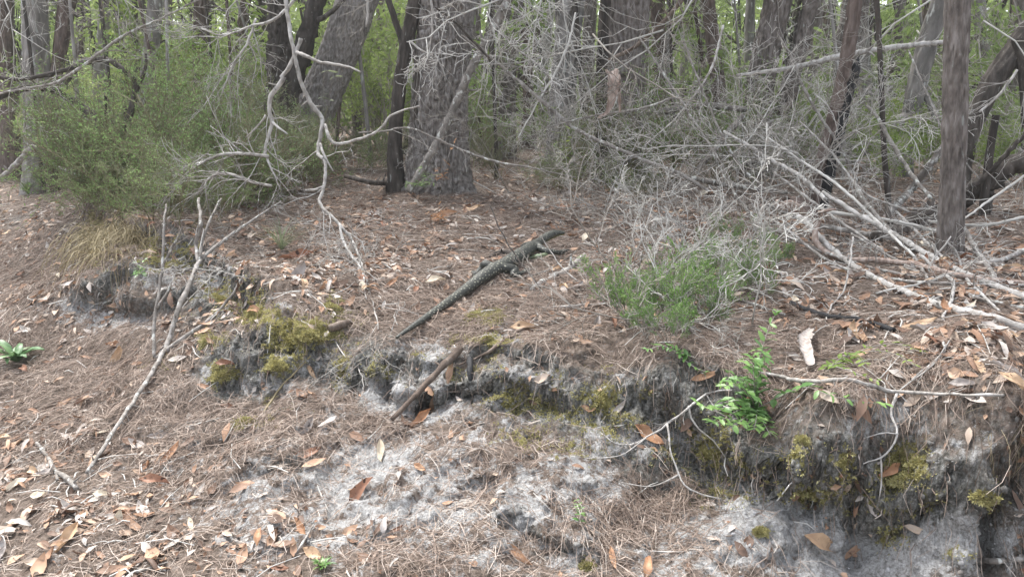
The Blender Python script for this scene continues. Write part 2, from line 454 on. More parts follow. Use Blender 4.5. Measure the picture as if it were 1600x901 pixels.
darkm = np.clip(blobs([(590,560,60,40,.9),(440,545,60,35,.7),(800,600,140,50,.8),(1040,660,130,70,1),(1230,750,150,60,.9),(1400,770,150,50,.8),(380,600,60,30,.7),(740,640,60,40,.5),(520,600,40,30,.6),
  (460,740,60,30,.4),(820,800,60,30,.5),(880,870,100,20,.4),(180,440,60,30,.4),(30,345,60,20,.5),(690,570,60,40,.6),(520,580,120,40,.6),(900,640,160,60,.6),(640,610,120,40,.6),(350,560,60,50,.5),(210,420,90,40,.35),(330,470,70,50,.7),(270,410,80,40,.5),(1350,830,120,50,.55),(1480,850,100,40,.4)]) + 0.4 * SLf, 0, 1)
g_mat, N, L = new_mat('bank_soil')
out = N.new('ShaderNodeOutputMaterial'); bs = N.new('ShaderNodeBsdfPrincipled')
bs.inputs['Roughness'].default_value = 0.95; bs.inputs['Specular IOR Level'].default_value = 0.15
tc = N.new('ShaderNodeTexCoord')
def noi(s, d=4.0, r=0.55):
    n = N.new('ShaderNodeTexNoise'); n.inputs['Scale'].default_value = s; n.inputs['Detail'].default_value = d
    n.inputs['Roughness'].default_value = r
    L.new(tc.outputs['Object'], n.inputs['Vector']); return n.outputs['Fac']
def att(n):
    a = N.new('ShaderNodeAttribute'); a.attribute_name = n; return a.outputs['Fac']
def mth(op, a, b):
    n = N.new('ShaderNodeMath'); n.operation = op
    for k, v in ((0, a), (1, b)):
        if isinstance(v, (int, float)): n.inputs[k].default_value = v
        else: L.new(v, n.inputs[k])
    return n.outputs[0]
def rng_(v, a, b):
    n = N.new('ShaderNodeMapRange'); n.inputs[1].default_value = a; n.inputs[2].default_value = b
    L.new(v, n.inputs[0]); return n.outputs[0]
def mixc(f, a, b):
    n = N.new('ShaderNodeMix'); n.data_type = 'RGBA'
    L.new(f, n.inputs[0])
    for k, v in ((6, a), (7, b)):
        if isinstance(v, tuple): n.inputs[k].default_value = (*v, 1)
        else: L.new(v, n.inputs[k])
    return n.outputs[2]
def rmp(v, st):
    r = ramp_node(N, st); L.new(v, r.inputs[0]); return r.outputs[0]
base = rmp(rng_(noi(34, 6, .7), .3, .7), [(0, (.06, .046, .037)), (.45, (.155, .122, .10)), (.7, (.225, .18, .15)), (1, (.34, .295, .26))])
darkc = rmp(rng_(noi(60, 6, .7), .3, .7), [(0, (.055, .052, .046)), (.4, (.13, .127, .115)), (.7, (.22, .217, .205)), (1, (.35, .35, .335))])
sandc = rmp(rng_(noi(75, 8, .8), .3, .7), [(0, (.11, .102, .092)), (.3, (.265, .255, .243)), (.6, (.44, .435, .428)), (1, (.68, .675, .68))])
mossc = rmp(rng_(noi(90, 5, .7), .3, .7), [(0, (.08, .072, .025)), (.5, (.24, .215, .08)), (1, (.42, .385, .17))])
big = noi(26, 6, .7)
mpz = N.new('ShaderNodeMapping'); mpz.inputs['Scale'].default_value = (1, 1, .16); L.new(tc.outputs['Object'], mpz.inputs['Vector'])
nzs = N.new('ShaderNodeTexNoise'); nzs.inputs['Scale'].default_value = 70; nzs.inputs['Detail'].default_value = 5; L.new(mpz.outputs[0], nzs.inputs['Vector'])
streak = rmp(rng_(nzs.outputs['Fac'], .32, .68), [(0, (.45, .45, .44)), (.5, (1, 1, 1)), (1, (1.7, 1.7, 1.7))])
mxs = N.new('ShaderNodeMix'); mxs.data_type = 'RGBA'; mxs.blend_type = 'MULTIPLY'; mxs.inputs[0].default_value = .8
L.new(darkc, mxs.inputs[6]); L.new(streak, mxs.inputs[7]); darkc = mxs.outputs[2]
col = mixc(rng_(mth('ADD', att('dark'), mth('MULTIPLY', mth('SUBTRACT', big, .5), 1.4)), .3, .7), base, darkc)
col = mixc(rng_(mth('ADD', att('sand'), mth('MULTIPLY', mth('SUBTRACT', noi(22, 9, .78), .5), 3.4)), .38, .66), col, sandc)
col = mixc(rng_(mth('ADD', att('moss'), mth('MULTIPLY', mth('SUBTRACT', noi(36, 6, .75), .5), 2.4)), .5, .72), col, mossc)
L.new(col, bs.inputs['Base Color'])
bp = N.new('ShaderNodeBump'); bp.inputs['Strength'].default_value = 0.9; bp.inputs['Distance'].default_value = 0.012
L.new(mth('ADD', noi(110, 6, .7), noi(300, 2, .5)), bp.inputs['Height']); L.new(bp.outputs[0], bs.inputs['Normal'])
L.new(bs.outputs[0], out.inputs['Surface'])
ground = link('ground', np_mesh('ground', GPf, [GF], g_mat, {'sand': sandm, 'moss': mossm, 'dark': darkm}), None, 'structure')

_bmask = (GF % nc > 60) & (GF % nc < nc - 60)
_bf = GF[(_bmask.all(1)) & (GPf[GF[:, 0], 1] < 16) & (GPf[GF[:, 0], 1] > 1.5)]
BVH = BVHTree.FromPolygons(GPf.tolist(), _bf.tolist())
def hit(px, py):
    d = ray(px, py).normalized()
    r = BVH.ray_cast(Vector((0, 0, CAMZ)), d)
    if r[0] is None:
        p = hit0(px, py); return p, Vector((0, 0, 1))
    n = r[1] if r[1].z > 0 or r[1].y < 0 else -r[1]
    return r[0], n
def drop(x, y):
    r = BVH.ray_cast(Vector((x, y, 6)), Vector((0, 0, -1)))
    return r[0].z if r[0] is not None else float(H0(x, y))
# ------------------------------------------------------------------ materials
M = {}
M['furrow_bark'] = simple_mat('furrowed_bark', [(0, (.05, .042, .038)), (.5, (.16, .138, .124)), (1, (.32, .295, .28))], 11, 8, .9, (3, 3, 1.0), bump=.6, bscale=30, lichen=((.30, .31, .29), 9, .66))
M['flaky_bark'] = simple_mat('flaky_bark', [(0, (.085, .073, .065)), (.4, (.20, .18, .165)), (.7, (.31, .29, .275)), (1, (.46, .445, .43))], 16, 9, .9, (3, 3, 1.0), bump=.8, bscale=45)
M['grey_bark'] = simple_mat('grey_bark', [(0, (.10, .095, .085)), (.5, (.22, .205, .19)), (1, (.38, .365, .35))], 6, 6, .9, (2, 2, .6), bump=.5, bscale=40, lichen=((.42, .43, .41), 8, .6))
M['dark_bark'] = simple_mat('dark_bark', [(0, (.022, .019, .017)), (.5, (.065, .055, .048)), (1, (.15, .13, .115))], 7, 6, .9, (3, 3, .7), bump=.6, bscale=40, lichen=((.28, .29, .27), 14, .66))
M['red_bark'] = simple_mat('red_brown_bark', [(0, (.04, .031, .027)), (.5, (.115, .087, .074)), (1, (.23, .185, .165))], 9, 7, .9, (3, 3, .8), bump=.6, bscale=34)
M['charcoal'] = simple_mat('charred_wood', [(0, (.008, .008, .009)), (.6, (.022, .022, .024)), (1, (.06, .06, .062))], 14, 5, .6, (3, 3, .6), bump=.6, bscale=60)
M['pale_wood'] = simple_mat('pale_dead_wood', [(0, (.13, .115, .10)), (.4, (.34, .32, .295)), (1, (.60, .585, .565))], 24, 6, .85, (1, 1, .6), bump=.7, bscale=90, lichen=((.22, .21, .19), 30, .6))
M['grey_wood'] = simple_mat('grey_dead_wood', [(0, (.085, .075, .065)), (.5, (.23, .21, .19)), (1, (.44, .42, .40))], 22, 6, .9, (1, 1, .6), rand=.3, bump=.7, bscale=90, lichen=((.50, .51, .48), 26, .58))
M['brown_wood'] = simple_mat('brown_dead_wood', [(0, (.045, .032, .025)), (.5, (.13, .098, .078)), (1, (.27, .225, .19))], 12, 5, .85, (2, 2, .5), bump=.5, bscale=50)
M['twig'] = simple_mat('twig_wood', [(0, (.23, .215, .19)), (.5, (.44, .425, .395)), (1, (.68, .67, .64))], 9, 3, .85, rand=.4, tint=.35)
M['brown_twig'] = simple_mat('brown_twig_wood', [(0, (.15, .13, .11)), (.5, (.29, .265, .235)), (1, (.47, .44, .405))], 9, 3, .85, rand=.3, tint=.35)
M['needle'] = simple_mat('needle_litter', [(0, (.095, .066, .05)), (.3, (.19, .14, .11)), (.6, (.31, .24, .195)), (.85, (.46, .39, .335)), (1, (.62, .57, .51))], 3, 2, .7, rand=0, tint=.85)
LEAFC = {'orange': [(0, (.22, .105, .055)), (.5, (.39, .215, .12)), (1, (.53, .34, .22))],
         'rust': [(0, (.13, .06, .036)), (.5, (.26, .13, .08)), (1, (.39, .22, .145))],
         'tan': [(0, (.32, .20, .12)), (.5, (.52, .36, .23)), (1, (.66, .50, .35))],
         'cream': [(0, (.42, .34, .25)), (.5, (.62, .54, .42)), (1, (.76, .69, .58))],
         'grey': [(0, (.22, .19, .17)), (.5, (.40, .36, .335)), (1, (.58, .545, .52))],
         'brown': [(0, (.07, .042, .028)), (.5, (.16, .095, .064)), (1, (.28, .18, .13))]}
for k, s in LEAFC.items():
    M['leaf_' + k] = simple_mat(k + '_dry_leaf', s, 26, 6, .6, rand=.35, transl=.12, spec=.35, bump=.3, bscale=80, lichen=(tuple(.35 * x for x in s[0][1]), 45, .62))
M['litter'] = simple_mat('leaf_litter', [(0, (.08, .05, .037)), (.2, (.17, .11, .08)), (.36, (.30, .175, .11)), (.5, (.42, .27, .18)), (.63, (.46, .36, .28)), (.78, (.40, .355, .325)), (.9, (.49, .45, .41)), (1, (.58, .54, .48))], 16, 3, .6, rand=0, tint=.85, transl=.1)
M['moss'] = simple_mat('moss', [(0, (.17, .15, .06)), (.5, (.42, .385, .17)), (1, (.60, .57, .33))], 18, 3, .9, rand=.15, tint=.55, transl=.2)
M['green'] = simple_mat('green_leaf', [(0, (.05, .085, .026)), (.5, (.11, .17, .05)), (1, (.21, .28, .10))], 3, 2, .5, rand=.2, tint=.6, transl=.35)
M['bushg'] = simple_mat('bush_leaf', [(0, (.11, .19, .06)), (.5, (.225, .355, .125)), (1, (.40, .52, .23))], 2.5, 2, .6, rand=.2, tint=.6, transl=.5)
M['stem'] = simple_mat('green_brown_stem', [(0, (.09, .085, .045)), (.5, (.18, .165, .095)), (1, (.30, .28, .18))], 5, 3, .8)
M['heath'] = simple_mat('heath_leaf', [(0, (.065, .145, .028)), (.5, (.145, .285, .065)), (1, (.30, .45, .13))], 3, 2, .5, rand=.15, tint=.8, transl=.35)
M['lime'] = simple_mat('light_green_leaf', [(0, (.09, .14, .03)), (.5, (.19, .28, .06)), (1, (.38, .45, .13))], 3, 2, .5, rand=.15, tint=.6, transl=.4)
M['sage'] = simple_mat('grey_green_leaf', [(0, (.09, .12, .065)), (.5, (.19, .23, .13)), (1, (.33, .37, .24))], 3, 2, .6, rand=.2, tint=.6, transl=.3)
M['far'] = simple_mat('forest_leaf', [(0, (.10, .15, .045)), (.5, (.20, .28, .09)), (1, (.36, .45, .18))], 1.2, 3, .6, rand=.3, tint=.5, transl=.4)
M['bright'] = simple_mat('yellow_green_leaf', [(0, (.16, .22, .06)), (.5, (.31, .40, .13)), (1, (.52, .60, .26))], 1.2, 3, .6, rand=.25, tint=.5, transl=.45)  # bright yellow-green foliage, a lighter leaf colour than the forest leaf
M['seed'] = simple_mat('seedling_leaf', [(0, (.05, .11, .028)), (.5, (.11, .23, .06)), (1, (.26, .40, .12))], 8, 2, .4, rand=.1, tint=.8, transl=.3, spec=.5)
M['strap'] = simple_mat('strap_leaf', [(0, (.06, .14, .05)), (.5, (.13, .24, .10)), (1, (.24, .35, .17))], 8, 2, .45, rand=.1, tint=.6, transl=.25, spec=.5)
M['straw'] = simple_mat('dry_grass', [(0, (.13, .10, .05)), (.5, (.28, .23, .13)), (1, (.46, .40, .27))], 8, 2, .7, rand=.1, tint=.8, transl=.2)
M['fern'] = simple_mat('fern_leaf', [(0, (.06, .12, .03)), (.5, (.13, .23, .06)), (1, (.24, .36, .11))], 8, 2, .6, rand=.1, tint=.6, transl=.35)
M['dead_fern'] = simple_mat('dead_fern', [(0, (.22, .10, .04)), (.5, (.40, .20, .09)), (1, (.52, .32, .17))], 8, 2, .7, rand=.1, tint=.6, transl=.3)
M['pale_bark'] = simple_mat('pale_bark', [(0, (.22, .18, .155)), (.5, (.42, .375, .34)), (1, (.60, .56, .52))], 24, 7, .8, (2, 2, .6), bump=.5, bscale=50)
M['inner_bark'] = simple_mat('peeled_bark', [(0, (.10, .07, .055)), (.45, (.28, .21, .175)), (1, (.52, .45, .40))], 26, 7, .85, (2, 2, .5), bump=.4, bscale=40)

# ------------------------------------------------------------------ growing helpers
def unit(v): return v / (np.linalg.norm(v) + 1e-9)
def grow(g, out, p, d, L, r, lev, n_child, wob=.18, ratio=.55, up=0.0, spread=.8, npts=6, tmin=.2, rr=.6, rmin=.0012):
    n = max(3, npts - (1 if lev < 2 else 0))
    P = [np.array(p, float)]; d = unit(np.array(d, float)); D = [d]
    for _ in range(n - 1):
        d = unit(d + wob * g.normal(size=3) + np.array([0, 0, up]))
        P.append(P[-1] + d * L / (n - 1)); D.append(d)
    P = np.array(P)
    out.append((P, np.linspace(r, max(r * .45, rmin), n), lev))
    if lev <= 0: return
    k = n_child[lev - 1] if hasattr(n_child, '__len__') else n_child
    for c in range(k):
        t = tmin + (1 - tmin) * (c + g.random()) / k
        x = t * (n - 1); i = min(int(x), n - 2); f = x - i
        q = P[i] * (1 - f) + P[i+1] * f
        e = unit(np.cross(D[i], g.normal(size=3)))
        cd = unit(D[i] + e * spread * (0.7 + .6 * g.random()))
        grow(g, out, q, cd, L * ratio * (.6 + .7 * g.random()) * (1.15 - .5 * t), max(r * rr * (1.1 - .4 * t), rmin), lev - 1, n_child, wob * 1.1, ratio, up, spread, npts, tmin, rr, rmin)
def tubes_mesh(name, polys, mat, sides=(3, 3, 4, 5, 6)):
    mb = MB(); g = np.random.default_rng(len(polys))
    for P, R, lev in polys: add_tube(mb, P, R, sides[min(lev, 4)], g.random(), cap=lev > 1)
    return mb.mesh(name, mat)
def leaf_quads(mb, P, D, L, W, g, t=None, flat=.5):
    """folded two-triangle-per-side leaves; P base points, D directions"""
    n = len(P)
    D = D / (np.linalg.norm(D, axis=1)[:, None] + 1e-9)
    up = np.array([0, 0, 1.0]) * flat + g.normal(size=(n, 3)) * (1 - flat)
    S = np.cross(D, up); S /= np.linalg.norm(S, axis=1)[:, None] + 1e-9
    Nn = np.cross(S, D)
    L = np.broadcast_to(L, (n,))[:, None]; W = np.broadcast_to(W, (n,))[:, None]
    mid = P + D * L * .5
    V = np.stack([P, mid + S * W * .5 + Nn * W * .15, P + D * L - Nn * L * .08, mid - S * W * .5 + Nn * W * .15], 1).reshape(-1, 3)
    k = np.arange(n)[:, None] * 4
    tr = np.concatenate([k + [[0, 1, 2]], k + [[0, 2, 3]]])
    if t is None: t = g.random(n)
    mb.add(V, None, tr, np.repeat(t, 4))
def leaves_on(polys, g, per_m, maxlev=0, tstart=.0, dspread=.9):
    Ps, Ds = [], []
    for P, R, lev in polys:
        if lev > maxlev: continue
        seg = np.diff(P, axis=0); Ls = np.linalg.norm(seg, axis=1); tot = Ls.sum()
        k = max(1, int(tot * per_m * (.6 + .8 * g.random())))
        x = (tstart + (1 - tstart) * g.random(k)) * (len(P) - 1)
        i = np.minimum(x.astype(int), len(P) - 2); f = (x - i)[:, None]
        Ps.append(P[i] * (1 - f) + P[i+1] * f)
        Ds.append(seg[i] / (Ls[i][:, None] + 1e-9) + dspread * g.normal(size=(k, 3)))
    return np.concatenate(Ps), np.concatenate(Ds)

# ------------------------------------------------------------------ trees
def trunk_mesh(name, ctrl, rad, mat, style, sides=48, step=.02, top_coarse=2.5, flare=.35, seed=0):
    """ctrl: world points from the base up; rad: radius at each"""
    C = np.column_stack([np.array([list(p) for p in ctrl]), rad])
    S = smooth_path(C, 400)
    s = np.concatenate([[0], np.cumsum(np.linalg.norm(np.diff(S[:, :3], axis=0), axis=1))])
    q = [0.0]
    while q[-1] < s[-1]: q.append(q[-1] + step * (1 if q[-1] < top_coarse else 6))
    q = np.array(q); q[-1] = s[-1]
    P = np.stack([np.interp(q, s, S[:, k]) for k in range(3)], 1); R = np.interp(q, s, S[:, 3])
    R = R * (1 + flare * np.exp(-q / .22))
    T, Nn, B = frames(P)
    a = np.arange(sides) * 2 * np.pi / sides
    ca, sa = np.cos(a)[None], np.sin(a)[None]
    z = q[:, None]; o = seed * 3.7
    rr = R[:, None]
    X, Y = ca * rr, sa * rr
    if style == 'flaky':      # tall scales, broken across
        f = perlin(X * 34, Y * 34, z * 7 + o); f2 = perlin(X * 80, Y * 80, z * 22 + o); br = perlin(X * 40 + 2 * f, Y * 40, z * 21 + o)
        dsp = .026 * (sstep(-.10, .10, f) - .5) + .012 * f2 + .007 * (sstep(-.08, .04, br) - .5) - .028 * np.exp(-(f / .08) ** 2)
    elif style == 'furrow':   # long vertical ridges
        f = perlin(X * 26 + 2 * perlin(X*6, Y*6, z*3), Y * 26, z * 3.2 + o)
        dsp = .036 * (sstep(-.1, .14, f) - .55) + .008 * perlin(X * 70, Y * 70, z * 14 + o) - .012 * np.exp(-(perlin(X*18, Y*18, z*12+o) / .05) ** 2)
    elif style == 'fine':
        f = perlin(X * 45, Y * 45, z * 9 + o)
        dsp = .014 * (sstep(-.1, .14, f) - .5) + .006 * perlin(X * 110, Y * 110, z * 34 + o) - .008 * np.exp(-(f / .06) ** 2)
    elif style == 'stringy':  # fine shaggy vertical strips
        f = perlin(X * 62 + perlin(X*9, Y*9, z*4), Y * 62, z * 5 + o); f2 = perlin(X * 130, Y * 130, z * 11 + o)
        dsp = .011 * (sstep(-.12, .12, f) - .5) + .006 * f2 - .009 * np.exp(-(f / .07) ** 2) + .004 * perlin(X * 20, Y * 20, z * 20 + o)
    else:
        dsp = .003 * perlin(X * 40, Y * 40, z * 9 + o)
    dsp = dsp * np.minimum(1, rr / .12) + rr * .10 * perlin(ca * 1.3 + o, sa * 1.3, z * 1.1) + rr * .12 * np.exp(-z / .2) * np.cos(a * 5 + o)
    V = (P[:, None] + ((rr + dsp) * ca)[..., None] * Nn[:, None] + ((rr + dsp) * sa)[..., None] * B[:, None]).reshape(-1, 3)
    n = len(P); i = np.arange(n - 1)[:, None] * sides; j = np.arange(sides)[None]; j2 = (j + 1) % sides
    return np_mesh(name, V, [np.stack([i + j, i + j2, i + sides + j2, i + sides + j], -1).reshape(-1, 4)], mat)
# crowns stand above the frame and shade the floor
def crown_mesh(name, seed, mat, n_cl=28, per=40, R=1.9, ll=.13):
    g = np.random.default_rng(seed); mb = MB()
    c = g.normal(size=(n_cl, 3)); c /= np.linalg.norm(c, axis=1)[:, None]
    c *= (g.random(n_cl) ** .45)[:, None] * np.array([R, R, R * .7])
    for q in c:
        P = q + g.normal(size=(per, 3)) * .28
        leaf_quads(mb, P, g.normal(size=(per, 3)) + [0, 0, -.5], ll * (.7 + .6 * g.random(per)), ll * .3, g)
    return mb.mesh(name, mat)
CROWNS = [crown_mesh('crown', 50 + k, M['sage']) for k in range(3)]
tcount = 0
def tree(name, label, pix, w, Y, mat, style, sides=40, step=.03, height=8.0, group=None, crown=True, flare=.3, cat='tree', extra=()):
    """pix: pixels from base to top of frame, w: width in pixels there, Y: distance (number or list)"""
    global tcount
    Ys = [Y] * len(pix) if not hasattr(Y, '__len__') else Y
    W = [at(px, py, yy) for (px, py), yy in zip(pix, Ys)]
    b = W[0].copy(); b.z = drop(b.x, b.y)
    if (W[0] - b).length > .02 and W[0].z > b.z:
        W.insert(0, b); w = [w[0] * 1.04] + list(w); Ys = [Ys[0]] + list(Ys)
    r = [ww / F * yy * .5 for ww, yy in zip(w, Ys)]
    W[0] = W[0] - (W[1] - W[0]).normalized() * .12
    if height:
        d = (W[-1] - W[-2]).normalized()
        d2 = (d + Vector((0, 0, .8))).normalized()
        L = max(height - W[-1].z, 1.0)
        W.append(W[-1] + d * L * .35); r.append(r[-1] * .85)
        W.append(W[-1] + d2 * L * .65); r.append(r[-1] * .45)
    root = thing(name, label, cat, (b.x, b.y, b.z), group)
    off = Vector(root.location)
    tcount += 1
    link('trunk', trunk_mesh('trunk', [p - off for p in W], r, mat, style, sides, step, flare=flare, seed=tcount), root)
    if height and crown:
        g = np.random.default_rng(900 + tcount)
        top = np.array(W[-1] - off); base = np.array(W[-2] - off)
        for k in range(4):
            pl = []
            q = base + (top - base) * (k + 1) / 4.5
            a = g.random() * 6.28
            grow(g, pl, q, (math.cos(a), math.sin(a), .7), 1.6 + g.random(), r[-2] * .5, 1, 3, up=.06, rmin=.008)
            link('limb', tubes_mesh('limb', pl, mat), root)
        c = link('crown', CROWNS[tcount % 3], root)
        c.location = tuple(top + [0, 0, .2]); c.rotation_euler = (0, 0, g.random() * 6)
        c.scale = [1.0 + .5 * g.random()] * 3
    for pts, ww in extra:      # limbs in view: (pixels with distance, widths)
        P = [at(a, c2, yy) - off for a, c2, yy in pts]
        rr = [x / F * pts[0][2] * .5 for x in ww]
        link('limb', trunk_mesh('limb', P, rr, mat, style, 16, .03, flare=0, seed=tcount + 40), root)
    return root

tree('big_tree', 'big tree with thick flaky grey bark standing behind the spotted lizard', [(684,296),(686,230),(690,120),(697,0)], [98,84,80,76], 7.5, M['flaky_bark'], 'flaky', 200, .0095, 9)
tree('slim_tree', 'slim dark forked tree just left of the big flaky barked tree', [(618,284),(617,220),(624,140),(637,60),(648,0)], [26,21,20,21,20], 7.4, M['dark_bark'], 'fine', 48, .02, 8,
     extra=[([(630,68,7.4),(620,40,7.4),(604,-10,7.4),(585,-80,7.5)], [11,9,9,7]), ([(643,70,7.38),(652,110,7.3),(650,170,7.35),(655,225,7.4)], [6,8,8,7])])
tree('leaning_tree', 'thick brown tree leaning to the right behind the green bushes', [(455,262),(478,205),(520,110),(560,0)], [62,60,58,56], 9.5, M['flaky_bark'], 'fine', 130, .015, 9)
tree('twin_trunk_tree', 'dark twin trunk tree behind the hanging white dead branch', [(437,215),(438,140),(437,60),(434,0)], [44,42,36,30], 9.0, M['dark_bark'], 'flaky', 80, .02, 9,
     extra=[([(450,170,9.0),(470,90,9.0),(490,20,9.0),(505,-60,9.1)], [26,28,26,22]), ([(488,34,8.98),(510,25,8.9),(532,5,8.9),(560,-30,8.9)], [9,8,7,6])])
tree('furrowed_tree', 'dark tree with deep vertical furrows among the grey twigs', [(980,236),(979,160),(980,80),(982,0)], [72,66,62,60], 8.6, M['furrow_bark'], 'furrow', 140, .013, 9)
tree('thin_tree', 'thin dark trunk pressed against the left of the furrowed tree', [(938,236),(940,150),(942,70),(946,0)], [20,18,17,16], 8.3, M['dark_bark'], 'fine', 32, .03, 8)
tree('grey_tree', 'mottled grey tree behind twigs left of the furrowed tree', [(876,240),(878,160),(885,80),(893,0)], [42,38,36,34], 9.2, M['grey_bark'], 'flaky', 70, .02, 9)
tree('pale_tree', 'grey brown tree in the gap right of the big flaky tree', [(782,245),(784,160),(790,60),(795,0)], [42,40,38,38], 11, M['furrow_bark'], 'flaky', 60, .03, 9)
tree('old_tree', 'grey tree with dark reddish foot at the far left', [(62,282),(60,200),(57,100),(55,0)], [44,38,36,34], 10.5, M['grey_bark'], 'stringy', 60, .03, 9)
tree('reddish_tree', 'dark reddish trunk leaning beside the far left grey tree', [(80,270),(84,150),(98,60),(110,-20)], [16,16,18,20], 10.2, M['red_bark'], 'stringy', 36, .03, 8)
tree('edge_tree', 'dim brown trunk at the very left edge of the photo', [(18,280),(14,160),(4,0)], [26,24,24], 12, M['red_bark'], 'fine', 36, .04, 9)
tree('smooth_tree', 'straight pale grey trunk rising out of the left green bush', [(226,250),(228,160),(238,60),(244,-10)], [24,22,22,22], 11.5, M['grey_bark'], 'smooth', 40, .03, 9)
tree('brown_tree', 'brown trunk with ferny foliage behind the left bush', [(312,220),(312,120),(313,40),(316,-10)], [22,20,20,20], 12.5, M['red_bark'], 'stringy', 36, .04, 9)
tree('mid_tree', 'brown trunk tangled in twigs left of the charred post', [(1180,250),(1186,150),(1200,70),(1216,0)], [42,38,40,36], 9.0, M['furrow_bark'], 'furrow', 70, .025, 9,
     extra=[([(1222,180,9.0),(1240,110,8.9),(1255,50,8.9),(1272,-30,8.9)], [26,26,24,22])])
tree('stout_tree', 'broad grey tree behind the charred post', [(1318,270),(1322,180),(1326,80),(1338,0)], [40,36,38,34], 10.5, M['furrow_bark'], 'furrow', 60, .03, 9)
tree('crooked_tree', 'crooked grey trunk behind the thin black sapling', [(1410,285),(1416,220),(1432,140),(1452,60),(1474,-10)], [24,25,28,28,26], 8.8, M['grey_bark'], 'stringy', 50, .025, 9,
     extra=[([(1424,180,8.8),(1395,195,8.75),(1360,225,8.7),(1335,250,8.7)], [18,17,15,14]), ([(1440,135,8.8),(1462,180,8.7),(1480,205,8.7)], [10,11,11])])
tree('brown_trunk_tree', 'upright brown trunk standing among the fallen branches at right', [(1484,418),(1488,300),(1492,160),(1496,0)], [37,34,34,32], 4.95, M['furrow_bark'], 'stringy', 150, .010, 7)
tree('dark_leaning_tree', 'dark tree leaning to the upper right corner', [(1498,285),(1515,210),(1550,130),(1600,60)], [26,27,30,32], 8.0, M['dark_bark'], 'stringy', 50, .03, 8,
     extra=[([(1592,60,7.9),(1604,140,7.9),(1606,230,7.8),(1612,300,7.8)], [18,18,18,18])])
tree('black_sapling', 'thin straight black sapling right of the charred post', [(1388,318),(1381,230),(1376,110),(1370,0)], [8,8,8,8], 6.4, M['dark_bark'], 'smooth', 14, .04, 6, crown=False)
tree('stub_tree', 'short thin brown trunk in the leaf litter at far right', [(1534,372),(1538,320),(1545,250),(1556,180)], [14,13,12,11], 6.2, M['dark_bark'], 'fine', 20, .04, 0)
tree('bush_tree', 'small crooked mossy tree growing out of the bank top bush', [(188,292),(176,240),(155,195),(112,158)], [26,24,20,14], 7.6, M['dark_bark'], 'fine', 30, .03, 0,
     extra=[([(181,228,7.6),(200,190,7.5),(210,130,7.5),(180,100,7.5),(166,92,7.5)], [11,10,8,8,6]), ([(178,240,7.6),(166,180,7.7),(165,150,7.7)], [7,6,5]), ([(206,160,7.5),(226,110,7.5),(228,84,7.5)], [7,5,4]),
            ([(112,158,7.6),(80,140,7.4),(30,140,7.2),(-30,165,7.0)], [9,9,9,9]), ([(100,130,7.5),(125,100,7.5),(165,92,7.5)], [10,11,8])])
# charred post: brown sound side and a burnt side
root = thing('charred_post', 'leaning burnt post, black on its right side and brown on its left', 'dead tree', tuple(hit(1272,332)[0]))
off = Vector(root.location)
Yp = root.location.y
link('trunk', trunk_mesh('trunk', [at(a, b, Yp) - off for a, b in ((1268,345),(1285,260),(1308,175),(1322,100),(1338,-10))], [.062,.058,.06,.05,.05], M['red_bark'], 'furrow', 40, .02, flare=.1, seed=77), root)
c = link('charred_side', trunk_mesh('charred_side', [at(a, b, Yp - .035) - off for a, b in ((1280,340),(1298,260),(1318,175),(1336,112),(1341,90))], [.045,.048,.045,.035,.006], M['charcoal'], 'fine', 24, .02, flare=.1, seed=78), root)
c['label'] = 'charred black side of the post'
g_ = np.random.default_rng(8)
for k in range(34):
    px = -30 + 1660 * (k + g_.random()) / 34; Y = 8.2 + 5 * g_.random(); ln = 26 * g_.normal(); w = 4 + 5 * g_.random()
    tree('thin_sapling', '%s thin sapling stem standing %s' % (['grey', 'dark', 'brown'][k % 3], where(px, 150)), [(px, 235), (px + ln * .4, 120), (px + ln, -5)], [w, w * .9, w * .8], Y, [M['grey_bark'], M['dark_bark'], M['red_bark']][k % 3], 'smooth', 8, .16, 5.5, 'thin sapling stems in the forest', crown=False)
# dim trunks farther in
far_t = [(150,13,20,2),(270,16,14,-1),(360,14,18,3),(400,17,14,1),(560,15,16,-2),(588,20,12,1),(662,16,16,0),(735,13,22,1),(830,13,18,-2),(845,17,14,2),(915,12,22,1),(1035,11.5,26,-1),(1062,16,16,2),(1095,13,20,1),(1130,11,24,-3),(1165,15,16,1),(1262,13,20,2),(1290,17,14,0),(1355,12,18,-1),(1392,14,16,2),(1440,16,14,1),(1545,13,20,-2),(1580,11,24,2),(120,18,14,1),(200,21,12,0),(480,21,14,1),(620,24,12,0),(1010,20,16,1),(1220,21,14,1),(1490,20,14,1)]
for k, (px, Y, w, ln) in enumerate(far_t):
    m = [M['grey_bark'], M['furrow_bark'], M['red_bark']][k % 3]
    z = float(H0((px - 800) / F * Y, Y))
    tree('forest_tree', 'dim %s forest trunk, %s' % (['grey', 'brownish grey', 'reddish brown'][k % 3], where(px, 130)), [(px, 230), (px + ln * 3, 120), (px + ln * 8, 0)], [w, w * .9, w * .85], Y, m, 'fine', 20, .06, 9, group='dim trunks deep in the forest', crown=k % 2 == 0)
